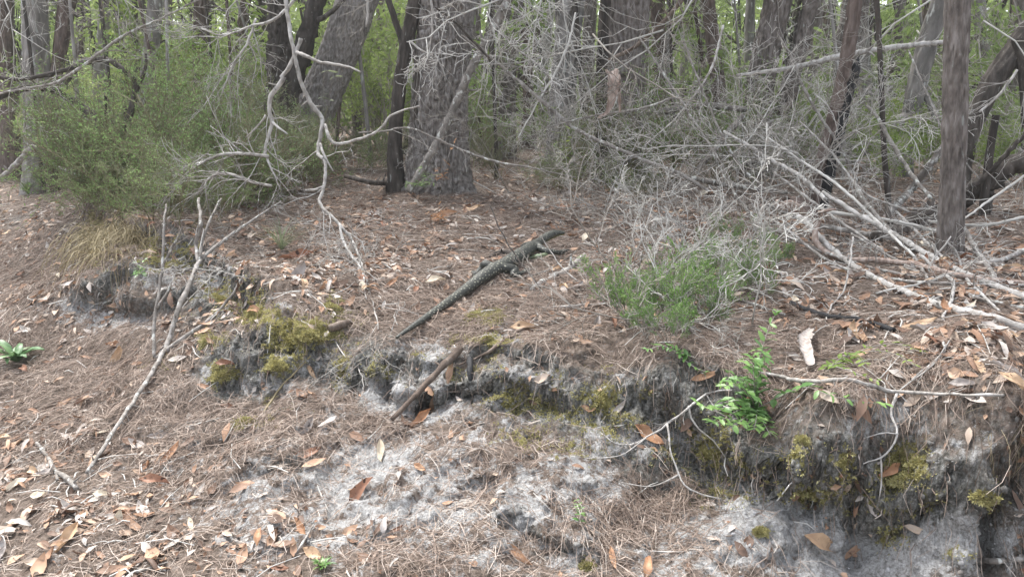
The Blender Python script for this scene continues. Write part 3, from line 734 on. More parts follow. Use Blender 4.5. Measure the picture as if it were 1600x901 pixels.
# ------------------------------------------------------------------ dead branches drawn one by one
bcount = 0
def place(q, lay=.012):
    if len(q) == 3 and q[1] < 200: return np.array(at(*q))
    h, n = hit(q[0], q[1])
    if len(q) == 3 and q[2] < h.y - .02: return np.array(at(*q))
    return np.array(h) + np.array(n) * lay
def branch(name, label, pts, w, mat, cat='branch', twigs=0, tl=.3, tlev=1, up=0.0, group=None, sides=10, rough=.004, tr=.004, tmin=.15, lay=None, knob=0, spread=.8, wob=.2, nch=3, subs=()):
    """pts: (px, py, Y) or (px, py) lying on the ground (raised by its radius)"""
    global bcount
    bcount += 1
    g = np.random.default_rng(300 + bcount)
    P = []
    for q in pts:
        P.append(place(q, lay or .012))
    def line(P, w):
        P = np.array(P)
        ln = np.linalg.norm(np.diff(P, axis=0), axis=1).sum()
        n = max(5, int(ln / .022))
        dd = np.linalg.norm(P - np.array([0, 0, CAMZ]), axis=1)
        ww = .84 * np.interp(np.linspace(0, 1, len(P)), np.linspace(0, 1, len(w)), w) / F * dd * .5
        S = smooth_path(np.column_stack([P, ww]), n)
        wv_ = np.stack([perlin(np.arange(n) * .35, k * 9.1 + bcount * 3.3) for k in range(3)], 1)
        S[:, :3] += wv_ * rough * 1.4
        S[:, 3] *= 1 + .22 * perlin(np.arange(n) * .6, bcount * 1.7) + .12 * perlin(np.arange(n) * 1.7, bcount * 2.7)
        return S
    S = line(P, w)
    root = thing(name, label, cat, tuple(S[0, :3]), group)
    off = S[0, :3].copy()
    mb = MB(); add_tube(mb, S[:, :3] - off, S[:, 3], sides, .5)
    if max(w) >= 5:      # broken stubs
        for k in range(int(len(S) / 9)):
            i = int(g.integers(2, len(S) - 2)); d = unit(S[i+1, :3] - S[i, :3]); e = unit(np.cross(d, g.normal(size=3)) + .5 * d)
            L = S[i, 3] * (1.6 + 3.5 * g.random())
            add_tube(mb, np.array([S[i, :3], S[i, :3] + e * L * .5 + g.normal(size=3) * .002, S[i, :3] + e * L]) - off, S[i, 3] * np.array([.5, .36, .2]), 5, .5)
    link('stem', mb.mesh('stem', mat), root)
    for sp, sw in subs:
        Q = [place(q, lay or .012) for q in sp]
        s2 = line(Q, sw)
        mb = MB(); add_tube(mb, s2[:, :3] - off, s2[:, 3], 8, .5)
        link('side_branch', mb.mesh('side_branch', mat), root)
    if twigs:
        pl = []
        for k in range(twigs):
            t = tmin + (1 - tmin) * (k + g.random()) / twigs
            i = min(int(t * (len(S) - 1)), len(S) - 2)
            d = unit(S[i+1, :3] - S[i, :3]); e = unit(np.cross(d, g.normal(size=3)))
            grow(g, pl, S[i, :3] - off, d + e * spread * 1.2, tl * (.5 + .8 * g.random()), min(tr, S[i, 3] * .6), tlev, nch, wob=wob, up=up, spread=spread, rmin=.0011)
        link('twigs', tubes_mesh('twigs', pl, mat), root, 'stuff')
    return root

def over(a, b):
    """a straight line resting on the bank between two pixels"""
    t = np.linspace(0, 1, 15)
    hy = np.array([hit(a[0] + (b[0] - a[0]) * x, a[1] + (b[1] - a[1]) * x)[0].y for x in t])
    y0, y1 = hy[0], hy[-1]
    sft = np.quantile(np.maximum((y0 + (y1 - y0) * t) - hy, 0), .95) + .03
    return [(*a, y0 - sft), (*b, y1 - sft)]
PW, GW, BW = M['pale_wood'], M['grey_wood'], M['brown_wood']
# white branches hanging in front of the bush
branch('hanging_branch', 'white dead branch hanging down to the leaf litter left of the lizard', [(440,-40,5.9),(452,40,5.8),(463,100,5.7),(472,133,5.7),(487,163,5.7),(503,187,5.7),(500,217,5.65),(497,240,5.6),(508,253,5.5),(506,293,5.4),(500,318,5.3),(530,350,5.15),(553,380,5.05),(567,423,4.85),(582,473,4.6),(594,516,4.4)], [7,7,7,7,8,8,7,7,6,6,6,6,5,4,3,2], PW, twigs=16, tl=.35, tlev=2, up=-.03, tmin=.35,
       subs=[([(507,195,5.68),(520,222,5.6),(545,222,5.6),(590,205,5.6),(612,180,5.6),(655,166,5.6)], [6,6,5,4,3]), ([(530,350,5.15),(540,385,5.0),(566,425,4.8),(572,470,4.6)], [5,5,4,2]), ([(463,82,5.7),(480,88,5.6),(500,97,5.55),(540,103,5.5),(563,113,5.45)], [6,6,5,4,3]), ([(506,292,5.4),(494,296,5.4),(478,298,5.35)], [6,5,4]), ([(500,225,5.6),(508,245,5.5),(520,268,5.5)], [5,4,3])])
branch('hanging_branch', 'crooked white dead branch hanging beside the green bush', [(470,60,5.75),(455,100,5.72),(440,120,5.7),(443,124,5.7),(425,147,5.7),(420,173,5.7),(425,193,5.7),(415,230,5.65),(420,253,5.6),(430,275,5.55),(438,296,5.5)], [7,7,8,8,8,7,7,5,4,3,2], PW, twigs=9, tl=.3, tlev=2, up=-.02, tmin=.4,
       subs=[([(425,190,5.7),(436,200,5.6),(450,210,5.6)], [5,4,3]), ([(415,180,5.7),(400,200,5.7),(385,215,5.7)], [4,3,2])])
branch('dead_bough', 'bleached twiggy bough spreading in front of the left bush', [(420,245,5.6),(385,240,5.6),(345,242,5.6),(310,255,5.6),(285,262,5.6)], [6,6,5,4,3], PW, twigs=16, tl=.38, tlev=2, tr=.005)
branch('dead_bough', 'lower bleached twiggy bough over the dark ledge of the left bush', [(425,290,5.5),(395,285,5.5),(350,270,5.5),(320,285,5.5),(308,305,5.5)], [5,5,5,4,2], PW, twigs=18, tl=.34, tlev=2, tr=.004)
branch('dead_bough', 'pale twiggy bough reaching left across the dark twin trunk', [(470,-10,6.2),(430,30,6.2),(395,40,6.2),(350,55,6.2),(315,45,6.2)], [5,5,4,3,2], PW, twigs=10, tl=.45, tlev=2, tr=.004)
branch('dead_bough', 'drooping pale twigs left of the white hanging branches', [(400,30,6.3),(385,70,6.2),(365,100,6.2),(345,150,6.2)], [4,4,3,2], PW, twigs=12, tl=.42, tlev=2, tr=.004, up=-.05)
branch('long_bough', 'long grey bough sweeping across the upper left', [(-30,152,6.4),(40,138,6.4),(85,130,6.4),(130,103,6.4),(190,58,6.4),(250,30,6.4),(320,-5,6.4)], [3,3,4,5,4,3,2], GW, twigs=12, tl=.5, tlev=2, tr=.004)
branch('long_bough', 'dark bough crossing the left trunks below the long grey one', [(-30,112,7),(30,124,7),(100,110,7),(150,92,7)], [6,6,7,5], M['dark_bark'], twigs=8, tl=.4, tlev=1, tr=.004)
branch('fallen_pole', 'broken grey pole lying against the far left trunk', [(-20,295,9),(20,262,9),(48,232,9),(55,234,9)], [6,8,10,10], GW)
branch('pale_stick', 'short white stick poking from the ferns at left', [(80,255,8.5),(105,268,8.4),(126,275,8.3)], [4,6,4], PW)
branch('leaning_pole', 'straight grey dead trunk leaning against the big flaky tree', [(638,300,6.9),(668,250,6.95),(700,190,7.0),(735,110,7.05),(765,55,7.1),(800,-10,7.1)], [13,14,15,15,14,14], GW, 'dead tree', twigs=3, sides=16, tmin=.5)
branch('dead_sapling', 'whitish dead sapling lying up the left of the bank', [*over((136,738),(252,556)),(280,480,4.35),(298,440,4.5),(312,408,4.7),(350,375,5.0),(400,340,5.2),(440,315,5.3)], [6,7,8,9,9,9,8,7,6,6,4,3,2], GW, twigs=9, tl=.28, tlev=1, tmin=.5, lay=.02, tr=.003,
       subs=[([(246,562,4.1),(240,510,4.2),(248,460,4.3),(254,410,4.4),(256,350,4.5),(260,320,4.6)], [6,6,5,5,4,3]), ([(250,562,4.1),(285,535,4.2),(320,510,4.3),(350,480,4.45),(385,430,4.7)], [8,8,7,5,3]), ([(255,415,4.4),(270,385,4.4),(285,355,4.4)], [4,4,2]), ([(312,408,4.7),(318,370,4.8),(330,340,4.9),(345,310,5.1)], [5,4,4,3]), ([(310,410,4.7),(306,380,4.8),(314,350,4.8),(310,310,5)], [6,6,6,5]), ([(246,480,4.25),(262,455,4.3),(268,440,4.3)], [4,3,2])])
# fallen timber on the right
branch('fallen_branch', 'long pale fallen branch lowest of the pile, bark peeling at right', [(1232,325,5.5),(1262,350,5.2),(1283,373,5.0),(1323,408,4.75),(1373,440,4.5),(1420,462,4.3),(1467,480,4.15),(1533,497,4.0),(1600,517,3.85),(1680,545,3.7)], [8,9,10,10,11,11,12,14,15,16], PW, sides=14, rough=.006)
branch('fallen_branch', 'straight pale fallen branch uppermost of the pile leaning on the brown trunk', [(1285,300,5.6),(1330,328,5.4),(1395,365,5.1),(1450,398,4.75),(1500,428,4.5),(1560,452,4.3),(1610,470,4.2),(1700,500,4)], [7,8,9,10,10,11,11,11], PW, sides=14, twigs=4, tl=.4, tr=.005)
branch('twisted_branch', 'twisted branch with a curled brown knot at its top', [(1212,318,5.15),(1240,322,5.1),(1262,328,5.05),(1276,342,5.0),(1274,360,4.98),(1275,378,4.95),(1288,392,4.9),(1325,408,4.8),(1375,407,4.7),(1425,412,4.55),(1485,430,4.4),(1540,440,4.3),(1620,446,4.2)], [14,22,20,14,11,10,9,9,9,9,9,8,8], M['inner_bark'], sides=14)
branch('fallen_branch', 'dark topped fallen branch crossing behind the curled knot', [(1200,320,5.6),(1250,340,5.6),(1283,352,5.5),(1345,364,5.4),(1400,375,5.2),(1450,385,5.1),(1510,400,5.0)], [8,9,9,9,8,7,5], PW, sides=10)
branch('fallen_branch', 'thin grey branch arching low in front of the brown trunk foot', [(1200,340,5.3),(1235,362,5.0),(1275,395,4.8),(1330,425,4.6),(1400,440,4.4),(1480,446,4.3),(1600,448,4.2)], [5,5,5,5,5,5,4], GW)
branch('fallen_branch', 'grey branch dropping steeply onto the pile left of the brown trunk', [(1335,285,5.7),(1350,312,5.5),(1388,358,5.2),(1420,395,4.9),(1445,430,4.7),(1455,455,4.6)], [7,7,7,6,6,4], GW)
branch('fallen_branch', 'grey stick leaning from the leaves to the right of the brown trunk', [(1500,345,5.2),(1520,385,5.05),(1540,415,4.95),(1556,440,4.9)], [7,8,8,9], GW)
branch('fallen_branch', 'dark forked branch entering from the right edge', [(1640,380,5.2),(1600,395,5.1),(1552,412,5.0),(1505,410,4.95)], [9,8,8,7], GW, subs=[([(1552,414,5),(1580,422,4.9),(1620,432,4.8)], [6,5,5])])
branch('white_twig', 'crooked white twig hanging over the leaves below the fallen branches', [(1440,400,4.5),(1462,420,4.4),(1486,440,4.3),(1490,455,4.2),(1482,485,4.0),(1473,500,3.95),(1477,540,3.7),(1476,555,3.6),(1455,572,3.5),(1425,598,3.35)], [5,6,6,6,5,5,5,5,4,3], PW, twigs=6, tl=.16, tlev=1, tr=.003)
branch('white_twig', 'thin white twig bent across the leaves left of the fallen branches', [(1333,370,4.4),(1330,395,4.3),(1326,420,4.2),(1318,455,4.1),(1300,480,3.95),(1290,515,3.8)], [3,3,3,3,3,2], PW, twigs=4, tl=.15, tlev=0, tr=.002)
branch('white_twig', 'upright white twig in front of the brown trunk', [(1452,428,4.4),(1458,405,4.4),(1470,390,4.4),(1486,370,4.4)], [3,3,3,2], PW, subs=[([(1480,378,4.4),(1495,395,4.4),(1503,422,4.4)], [3,4,3])])
branch('fallen_log', 'thick dark fallen log resting on the forest floor at right edge', [(1395,372,6.6),(1440,350,6.5),(1490,322,6.4),(1540,285,6.3),(1590,255,6.2),(1660,225,6.2)], [24,26,28,28,30,30], M['dark_bark'], 'log', sides=24, rough=.012, subs=[([(1500,300,6.2),(1540,275,6.15),(1600,212,6.0),(1650,170,6.0)], [9,8,7,6]), ([(1560,278,6.3),(1548,300,6.3),(1540,335,6.3)], [12,13,14])])
branch('fallen_log', 'dark charred log end under the pile left of the brown trunk', [(1370,378,6.1),(1410,362,6.1),(1450,345,6.1),(1475,335,6.1)], [28,32,34,32], M['dark_bark'], 'log', sides=20, rough=.012)
branch('leaning_pole', 'pale pole leaning between the black sapling and the brown trunk', [(1385,338,6.6),(1420,300,6.6),(1450,262,6.5),(1475,228,6.5)], [12,12,12,11], GW, 'dead tree', sides=12)
branch('leaning_pole', 'horizontal white pole lodged across the trunks at upper right', [(1150,118,7.4),(1240,106,7.3),(1320,86,7.25),(1400,74,7.2),(1475,66,7.2)], [5,9,10,9,8], PW, twigs=6, tl=.3, tr=.004)
branch('leaning_pole', 'grey stick leaning down from the charred post to the fallen pile', [(1355,165,6.3),(1375,190,6.2),(1400,235,6.0),(1430,280,5.7),(1455,310,5.5)], [4,6,7,7,6], GW, twigs=4, tl=.3, tr=.004)
branch('grey_log', 'bleached log lodged low behind the furrowed tree', [(1010,178,8),(1060,170,8),(1110,165,7.9),(1165,172,7.9)], [14,12,11,9], GW, 'log', sides=12, twigs=5, tl=.5, tlev=2)
branch('grey_log', 'forked grey log standing out of the twig tangle', [(1090,265,7.2),(1115,235,7.2),(1140,205,7.2),(1162,180,7.2)], [10,11,12,9], GW, 'log', sides=12)
branch('grey_log', 'bleached log on the ground behind the pale bark flake', [(1040,270,6.8),(1100,282,6.7),(1160,292,6.6),(1230,300,6.4)], [9,10,10,8], GW, 'log', sides=12)
branch('diagonal_branch', 'grey branch slanting down across the mottled tree to the ground', [(720,55,6.6),(760,85,6.6),(800,118,6.6),(870,178,6.5),(905,205,6.5),(960,230,6.4),(1000,248,6.4),(1060,270,6.3),(1110,300,6.2)], [3,4,6,8,7,7,6,6,5], GW, twigs=14, tl=.5, tlev=2, tr=.004)
branch('diagonal_branch', 'brown branch slanting up across the furrowed tree', [(950,95,7.5),(990,75,7.5),(1020,50,7.4),(1050,20,7.4),(1075,-15,7.4)], [6,7,7,8,8], BW, twigs=8, tl=.5, tlev=2, tr=.004)
branch('diagonal_branch', 'thin grey branch sloping from the upper twigs to the fallen pile', [(1070,70,6.2),(1085,110,6.1),(1105,160,6.0),(1130,215,5.9),(1160,262,5.8),(1200,300,5.6)], [4,4,4,4,4,3], GW, twigs=10, tl=.4, tlev=2, tr=.003)
branch('diagonal_branch', 'long pale branch sloping from the tangle down to the knot', [(1130,205,6.2),(1165,225,6.1),(1205,250,6.0),(1250,275,5.8),(1290,312,5.5)], [5,6,7,7,7], PW, twigs=8, tl=.4, tlev=1, tr=.003)
branch('diagonal_branch', 'thin grey branch curving down left of the charred post', [(1215,55,6.6),(1240,95,6.6),(1252,130,6.5),(1280,180,6.4),(1310,225,6.3),(1340,285,6.1)], [4,5,5,5,4,4], GW, twigs=8, tl=.4, tlev=2, tr=.003)
branch('thin_branch', 'thin bare branch running from the hanging white branch to the twig tangle', [(560,208,6.0),(600,205,6.0),(640,200,6.0),(700,225,6.0),(765,250,6.0),(830,262,5.95),(900,278,5.9)], [2,3,3,4,4,3,2], GW, twigs=8, tl=.4, tlev=1, tr=.003)
branch('thin_branch', 'slender curved branch in front of the big flaky tree', [(672,-10,6.3),(676,30,6.3),(672,70,6.3),(668,90,6.3),(652,108,6.3)], [4,4,3,3,2], PW, twigs=4, tl=.4, tlev=1, tr=.003, subs=[([(640,65,6.3),(665,82,6.3),(700,85,6.3)], [4,3,2]), ([(680,85,6.3),(690,105,6.3),(696,120,6.3)], [3,2,2])])
branch('thin_branch', 'thin dark branch crossing the top of the big flaky tree', [(680,12,6.5),(705,30,6.5),(735,60,6.5),(765,92,6.5)], [3,4,5,4], M['dark_bark'], twigs=5, tl=.4, tlev=1, tr=.003)
branch('thin_branch', 'white arched branch high between the slim tree and the big tree', [(574,-10,6.6),(575,20,6.6),(572,42,6.6)], [5,5,4], PW)
branch('bare_twig', 'thin dark twig leaning over the back of the lizard', [(765,320,4.75),(774,342,4.7),(790,374,4.6),(805,398,4.5),(825,425,4.42),(846,456)], [2.2,2.6,3,3,3,3], M['dark_bark'], twigs=2, tl=.1, tlev=0, tr=.002, sides=6)
branch('bare_twig', 'pale twig in front of the head of the lizard', [(905,440,4.4),(880,420,4.5),(862,395,4.6),(852,380,4.65),(846,368,4.65)], [3,2.5,2,2,2], PW, twigs=2, tl=.1, tlev=0, tr=.0015, sides=6)
branch('bare_twig', 'forked thin twig on the ground right of the lizard leg', [(815,436),(850,424,4.6),(880,408,4.55),(900,392,4.5)], [2,2.4,2.4,2], GW, twigs=3, tl=.12, tlev=0, tr=.0015, sides=6)
for k, (pt, w) in enumerate([
    ([(1000,60,6.6),(1040,120,6.5),(1085,190,6.3),(1135,270,6.0),(1150,310,5.8)], [3,4,4,3,2]), ([(1130,40,6.8),(1110,110,6.6),(1060,180,6.5),(1010,225,6.4)], [4,4,3,2]),
    ([(1200,215,6.2),(1250,250,6.0),(1310,290,5.7),(1370,345,5.3),(1430,405,4.9)], [3,4,5,5,4]), ([(1105,220,6.3),(1140,290,5.9),(1190,350,5.5),(1240,380,5.2)], [4,4,4,3]),
    ([(1250,190,6.4),(1300,240,6.1),(1350,300,5.8),(1420,330,5.5)], [3,4,4,3]), ([(1600,275,5.6),(1550,310,5.5),(1500,345,5.3),(1440,370,5.2)], [4,4,3,3]),
    ([(1420,80,6.6),(1450,150,6.3),(1480,215,6.0),(1530,280,5.8)], [3,3,3,2]), ([(1590,110,5.8),(1560,150,5.8),(1530,175,5.8)], [4,4,3]),
    ([(900,20,6.8),(880,90,6.7),(840,160,6.6),(810,215,6.5)], [3,4,3,2]), ([(1060,150,6.5),(1000,170,6.4),(930,180,6.3),(850,200,6.3)], [4,4,3,2]),
    ([(760,20,6.6),(800,70,6.5),(850,110,6.4),(890,175,6.4)], [3,3,3,2]), ([(1290,330,5.6),(1350,338,5.4),(1420,350,5.3),(1500,372,5.1)], [6,6,5,4]), ([(1180,345,5.4),(1260,382,5.0),(1340,412,4.7),(1430,436,4.4)], [4,5,5,4]), ([(1400,330,5.6),(1450,380,5.1),(1510,440,4.6),(1560,490,4.1)], [4,5,5,4]), ([(1600,340,5.4),(1530,352,5.3),(1450,345,5.5)], [5,5,4]), ([(1330,365,5.2),(1420,420,4.7),(1520,465,4.3),(1620,488,4.1)], [4,5,5,5]), ([(1210,270,6.0),(1290,330,5.5),(1380,392,5.0)], [4,5,4]), ([(1370,460,4.4),(1460,440,4.6),(1560,405,4.9)], [4,4,3])]):
    u, v = pt[len(pt) // 2][:2]
    branch('bare_branch', 'long thin bare branch slanting ' + where(u, v), pt, w, [GW, PW, M['twig']][k % 3], twigs=7, tl=.35, tlev=2, tr=.003, group='thin bare branches of the tangle')
# sticks on the bank face
branch('rotten_stick', 'rotten ribbed stick sloping across the bank below the tail of the lizard', over((612,655),(720,543)), [8,12,16,17,14], BW, 'stick', sides=14, lay=.025, rough=.003)
branch('bark_strip', 'thin dark stick with a curled pale end on the bank crest', [(716,576,3.85),(745,556,3.9),(775,540),(812,522,4.05),(850,508),(900,490,4.15),(962,478)], [3,4,7,6,5,4,3], BW, 'stick', lay=.02)
branch('broken_stick', 'short black pointed stick hanging on the bank face', [(733,562,3.83),(737,585,3.78),(740,618,3.66)], [12,11,5], M['charcoal'], 'stick', lay=.02)
branch('broken_stick', 'dark hollow stub of wood among the moss', [(512,512,4.05),(530,510,4.2),(550,505,4.35)], [14,15,12], BW, 'stick')
branch('straw_stalk', 'straight straw coloured stalk stuck across the mossy face', [(414,648),(440,605,3.75),(462,580,3.85),(484,556,4.0)], [4,3.5,3,2.5], M['straw'], 'stick', sides=6, lay=.012)
branch('white_branch', 'curved white branch hanging out over the hollow in the bank', [(1145,610,3.15),(1110,614,3.05),(1085,630,2.95),(1060,650,2.92),(1042,662,2.92),(1010,684,2.95),(985,694,3.0),(955,690,3.05),(940,680,3.1)], [3,4,4,4,4,3,3,2,2], PW, twigs=6, tl=.12, tlev=1, tr=.002, sides=8,
       subs=[([(1042,662,2.92),(1048,700,2.85),(1058,735,2.8),(1072,760,2.76),(1095,772,2.75),(1130,780,2.78)], [4,3.5,3,3,2.5,1.5]), ([(1076,634,2.94),(1080,655,2.92),(1100,675,2.9),(1120,695,2.9),(1136,714,2.9)], [4,3.5,3,2,1.5]), ([(1060,742,2.79),(1030,756,2.8),(995,758,2.82),(965,754,2.86)], [3,2.5,2,1.5]), ([(1010,684,2.95),(980,705,2.9),(955,714,2.9),(915,718,2.95)], [2.5,2,2,1.5])])
branch('white_branch', 'long thin white branch lying along the top of the right bank', [(1190,585),(1225,597,3.1),(1270,604),(1320,605,3.05),(1370,614),(1400,620,3.0),(1480,624),(1560,622,2.95),(1640,612)], [5,7,8,7,7,6,5,5,5], PW, lay=.03, sides=8, twigs=4, tl=.14, tlev=1, tr=.002,
       subs=[([(1402,620,3.0),(1400,650,2.95),(1393,680,2.9),(1378,710,2.85),(1355,728,2.82)], [5,5,4,3,2]), ([(1395,680,2.9),(1372,668,2.9),(1345,682,2.9)], [2.5,2,1.5]), ([(1380,705,2.85),(1366,735,2.8),(1362,775,2.75)], [3,3,2]), ([(1400,622,3),(1440,590,3.1),(1470,572,3.2),(1490,540,3.4)], [2.5,2.5,2,2])])
branch('fallen_stick', 'dark bent stick lying in the bottom right corner', [(1500,896),(1530,880),(1570,872),(1620,866)], [6,9,9,8], GW, 'stick', lay=.02)
branch('fallen_stick', 'forked grey stick on the lower left slope', [(58,696),(75,715),(88,740),(108,752),(120,768)], [5,6,7,9,8], GW, 'stick', lay=.015, subs=[([(88,738),(92,755)], [6,4])])
branch('fallen_stick', 'thin brown stick lying across the left slope', [(25,656),(55,645),(95,634),(140,627)], [3,4,4,3], BW, 'stick', lay=.012)
branch('fallen_stick', 'straight grey stick at the bottom of the left slope', [(215,896),(240,888),(262,882)], [4,4,3], GW, 'stick', lay=.01)
branch('fallen_stick', 'thin broken grey stick among bottom leaves near the centre', [(460,868),(475,845),(490,822)], [3,4,3], GW, 'stick', lay=.01)
branch('fallen_stick', 'burnt black stick lying in the leaves under the fallen branches', [(1238,478),(1290,498),(1345,505),(1396,522)], [9,10,8,10], M['charcoal'], 'stick', lay=.015)
branch('fallen_stick', 'grey stick running down into the heath shrub', [(1100,430),(1140,468),(1180,485),(1222,500)], [6,7,6,5], GW, 'stick', lay=.03)
branch('fallen_stick', 'dark log-like stick half buried beyond the lizard', [(765,404),(785,398),(808,402)], [7,9,6], M['dark_bark'], 'stick', lay=.02)
branch('fallen_stick', 'pale crumbling log running up from the lizard to the shrub', [(832,455),(860,440),(890,422),(915,400)], [10,14,13,8], GW, 'stick', lay=.015, rough=.01)
branch('fallen_stick', 'grey stick lying behind the bank crest left of the shrub', [(840,486),(880,484),(930,480),(968,478)], [6,7,6,5], GW, 'stick', lay=.015)
branch('mossy_stick', 'lichen covered stick beside the front leg of the lizard', [(822,408),(842,405),(862,401),(880,398)], [8,10,9,6], simple_mat('lichen_wood', [(0, (.05, .055, .03)), (.5, (.16, .19, .11)), (1, (.42, .48, .38))], 30, 5, .9), 'stick', lay=.018)
branch('fallen_branch', 'dark dead branch on the leaf litter behind the lizard at centre', [(540,275,7),(580,285,6.8),(610,290),(650,300)], [8,9,9,6], M['dark_bark'], lay=.02)

# ------------------------------------------------------------------ twig tangle: bare dead shrubs and sprays
def spray_proto(seed, L, nch, lev, mat, up=0.0, spread=.9, wob=.2, r=.008, ratio=.52, rmin=.0022):
    g = np.random.default_rng(seed); pl = []
    grow(g, pl, (0, 0, 0), (0, 0, 1), L, r, lev, nch, wob=wob, ratio=ratio, up=up, spread=spread, tmin=.12, rmin=rmin)
    main = [q for q in pl if q[2] == lev]; rest = [q for q in pl if q[2] != lev]
    return tubes_mesh('stem', main, mat), tubes_mesh('twigs', rest, mat)
TW, BTW = M['twig'], M['brown_twig']
SPR = [spray_proto(s, L, nch, 3, m, up, sp, .2) for s, L, nch, m, up, sp in
       [(1, 1.5, [4, 6, 6], TW, .0, .8), (2, 1.7, [4, 5, 7], TW, -.03, .9), (3, 1.3, [4, 5, 6], BTW, .03, .8), (4, 1.9, [4, 6, 6], TW, -.05, .7), (5, 1.1, [4, 5, 6], TW, .02, 1.0), (6, 1.6, [4, 6, 6], BTW, -.02, .9)]]
SMALL = [spray_proto(20 + s, .55, [4, 5, 5], 3, m, .02, .8, .22, .004, rmin=.0013) for s, m in enumerate([TW, TW, BTW])]
scount = 0
def spray(px, py, Y, proto, direction, sc, label, group, name='dead_branch', cat='branch'):
    global scount
    scount += 1
    p = at(px, py, Y) if Y else hit(px, py)[0]
    q = Vector(direction).normalized().to_track_quat('Z', 'Y')
    r = thing(name, label + ', ' + where(px, py + 120 if py < 60 else py), cat, tuple(p), group)
    q = q @ Matrix.Rotation(scount * 2.4, 4, 'Z').to_quaternion()
    r.rotation_euler = q.to_euler(); r.scale = (sc, sc, sc)
    link('stem', proto[0], r); link('twigs', proto[1], r, 'stuff')
    return r
g = np.random.default_rng(77)
# hanging from above, right half
for k in range(32):
    px = 810 + 820 * g.random(); py = -110 + 200 * g.random(); Y = 6.4 + 4.5 * g.random()
    if 935 < px < 1020: Y = 9.2 + g.random()
    spray(px, py, Y, SPR[k % 6], (g.normal() * .8, g.normal() * .4, -.7 + .6 * g.normal()), .8 + .4 * g.random(), 'leafless grey branch hanging at upper right', 'hanging dead branches of the right tangle')
# standing or leaning out of the floor, right of centre
for k in range(27):
    px = 770 + 520 * (k + g.random()) / 27; py = 252 + 60 * g.random()
    if 925 < px < 1010: py -= 22
    spray(px, py, None, SPR[(k * 5) % 6], (g.normal() * .7, g.normal() * .3, .8 + .3 * g.random()), .5 + .45 * g.random(), 'grey twiggy dead branch rising from the floor', 'upright dead branches of the right tangle')
for k in range(27):
    px = 870 + 330 * g.random(); py = 315 + 100 * g.random()
    if px < 950 and py > 345: py = 330
    spray(px, py, None, SMALL[k % 3], (g.normal() * .8, g.normal() * .5, .6), .7 + .6 * g.random(), 'low brittle grey twig bush', 'low dead twigs round the heath shrub', 'dead_twig', 'twig')
for k in range(16):
    px = 1120 + 230 * g.random(); py = 225 + 90 * g.random()
    spray(px, py, 5.6 + 1.6 * g.random(), SPR[(k * 7) % 6], (g.normal(), g.normal() * .4, .1 + .4 * g.random()), .5 + .3 * g.random(), 'grey twiggy dead branch lodged in mid air', 'lodged dead branches by the charred post')
# upper left
for k in range(5):
    px = -40 + 430 * g.random() ** 1.2; py = -90 + 120 * g.random()
    spray(px, py, 5.8 + 3 * g.random(), SPR[(k * 5 + 1) % 6], (g.normal() * .9, g.normal() * .3, -.6 + .5 * g.normal()), .55 + .35 * g.random(), 'leafless grey branch hanging at upper left', 'hanging dead branches at upper left')
for k in range(2):
    px = 400 + 330 * g.random(); py = -100 + 90 * g.random()
    spray(px, py, 6.0 + 2 * g.random(), SPR[(k * 5 + 2) % 6], (g.normal() * .9, g.normal() * .3, -.6), .5 + .3 * g.random(), 'thin grey twigs hanging between middle trunks', 'hanging dead twigs between the middle trunks')
# low twigs over the left leaf litter
for k in range(18):
    px = 300 + 330 * g.random(); py = 300 + 150 * g.random()
    spray(px, py, None, SMALL[k % 2], (g.normal() * .9, -.2 + g.normal() * .6, .35), .35 + .45 * g.random(), 'fine pale dead twig lying on litter', 'pale twigs on the litter below the left bush', 'dead_twig', 'twig')
for px, py, sc in ((560,575,.45),(548,560,.4),(575,540,.4),(1085,520,.5),(1110,540,.5),(1065,505,.5),(1050,470,.6),(1095,470,.7)):
    spray(px, py, None, SMALL[0], (g.normal() * .5, -.6, -.2 if px < 700 else .3), sc, 'tuft of curly white twigs hanging over the %s' % ('crest' if px < 700 else 'shrub foot'), 'white twigs over the %s' % ('crest' if px < 700 else 'shrub foot'), 'dead_twig', 'twig')
# ------------------------------------------------------------------ lizard
SP = [(620,550,.009,.006),(640,532,.0145,.010),(665,507,.020,.0145),(690,484,.025,.019),(715,463,.030,.024),(740,446,.036,.032),(757,437,.042,.042),(773,429,.045,.05),
      (790,420,.046,.06),(808,410,.048,.07),(822,401,.046,.09),(836,393,.037,.115),(848,386,.031,.135),(858,381,.033,.15),(866,378,.031,.15),(874,377,.022,.145),(882,377,.012,.135)]
pts = []
for px, py, r, h in SP:
    b = hit0(px, py + 6); z = max(drop(b.x, b.y), b.z)
    pts.append([b.x, b.y, b.z + h * .55 + .008, r])
pts = np.array(pts)
for _ in range(2): pts[1:-1, :3] = pts[1:-1, :3] * .5 + .25 * (pts[:-2, :3] + pts[2:, :3])
def gmax(x, y): return max(drop(x + dx, y + dy) for dx in (-.03, 0, .03) for dy in (-.04, 0, .04))
for k in range(len(pts)): pts[k, 2] = max(pts[k, 2], gmax(pts[k, 0], pts[k, 1]) + pts[k, 3] * .9 + .004)
for _ in range(1): pts[1:-1, 2] = pts[1:-1, 2] * .5 + .25 * (pts[:-2, 2] + pts[2:, 2])
LS = smooth_path(pts, 220)
off = Vector(LS[95, :3]); off.z = drop(off.x, off.y)
lz = thing('lizard', 'big dark lizard with cream spots climbing the leaf litter, long tail trailing down the bank', 'lizard', tuple(off))
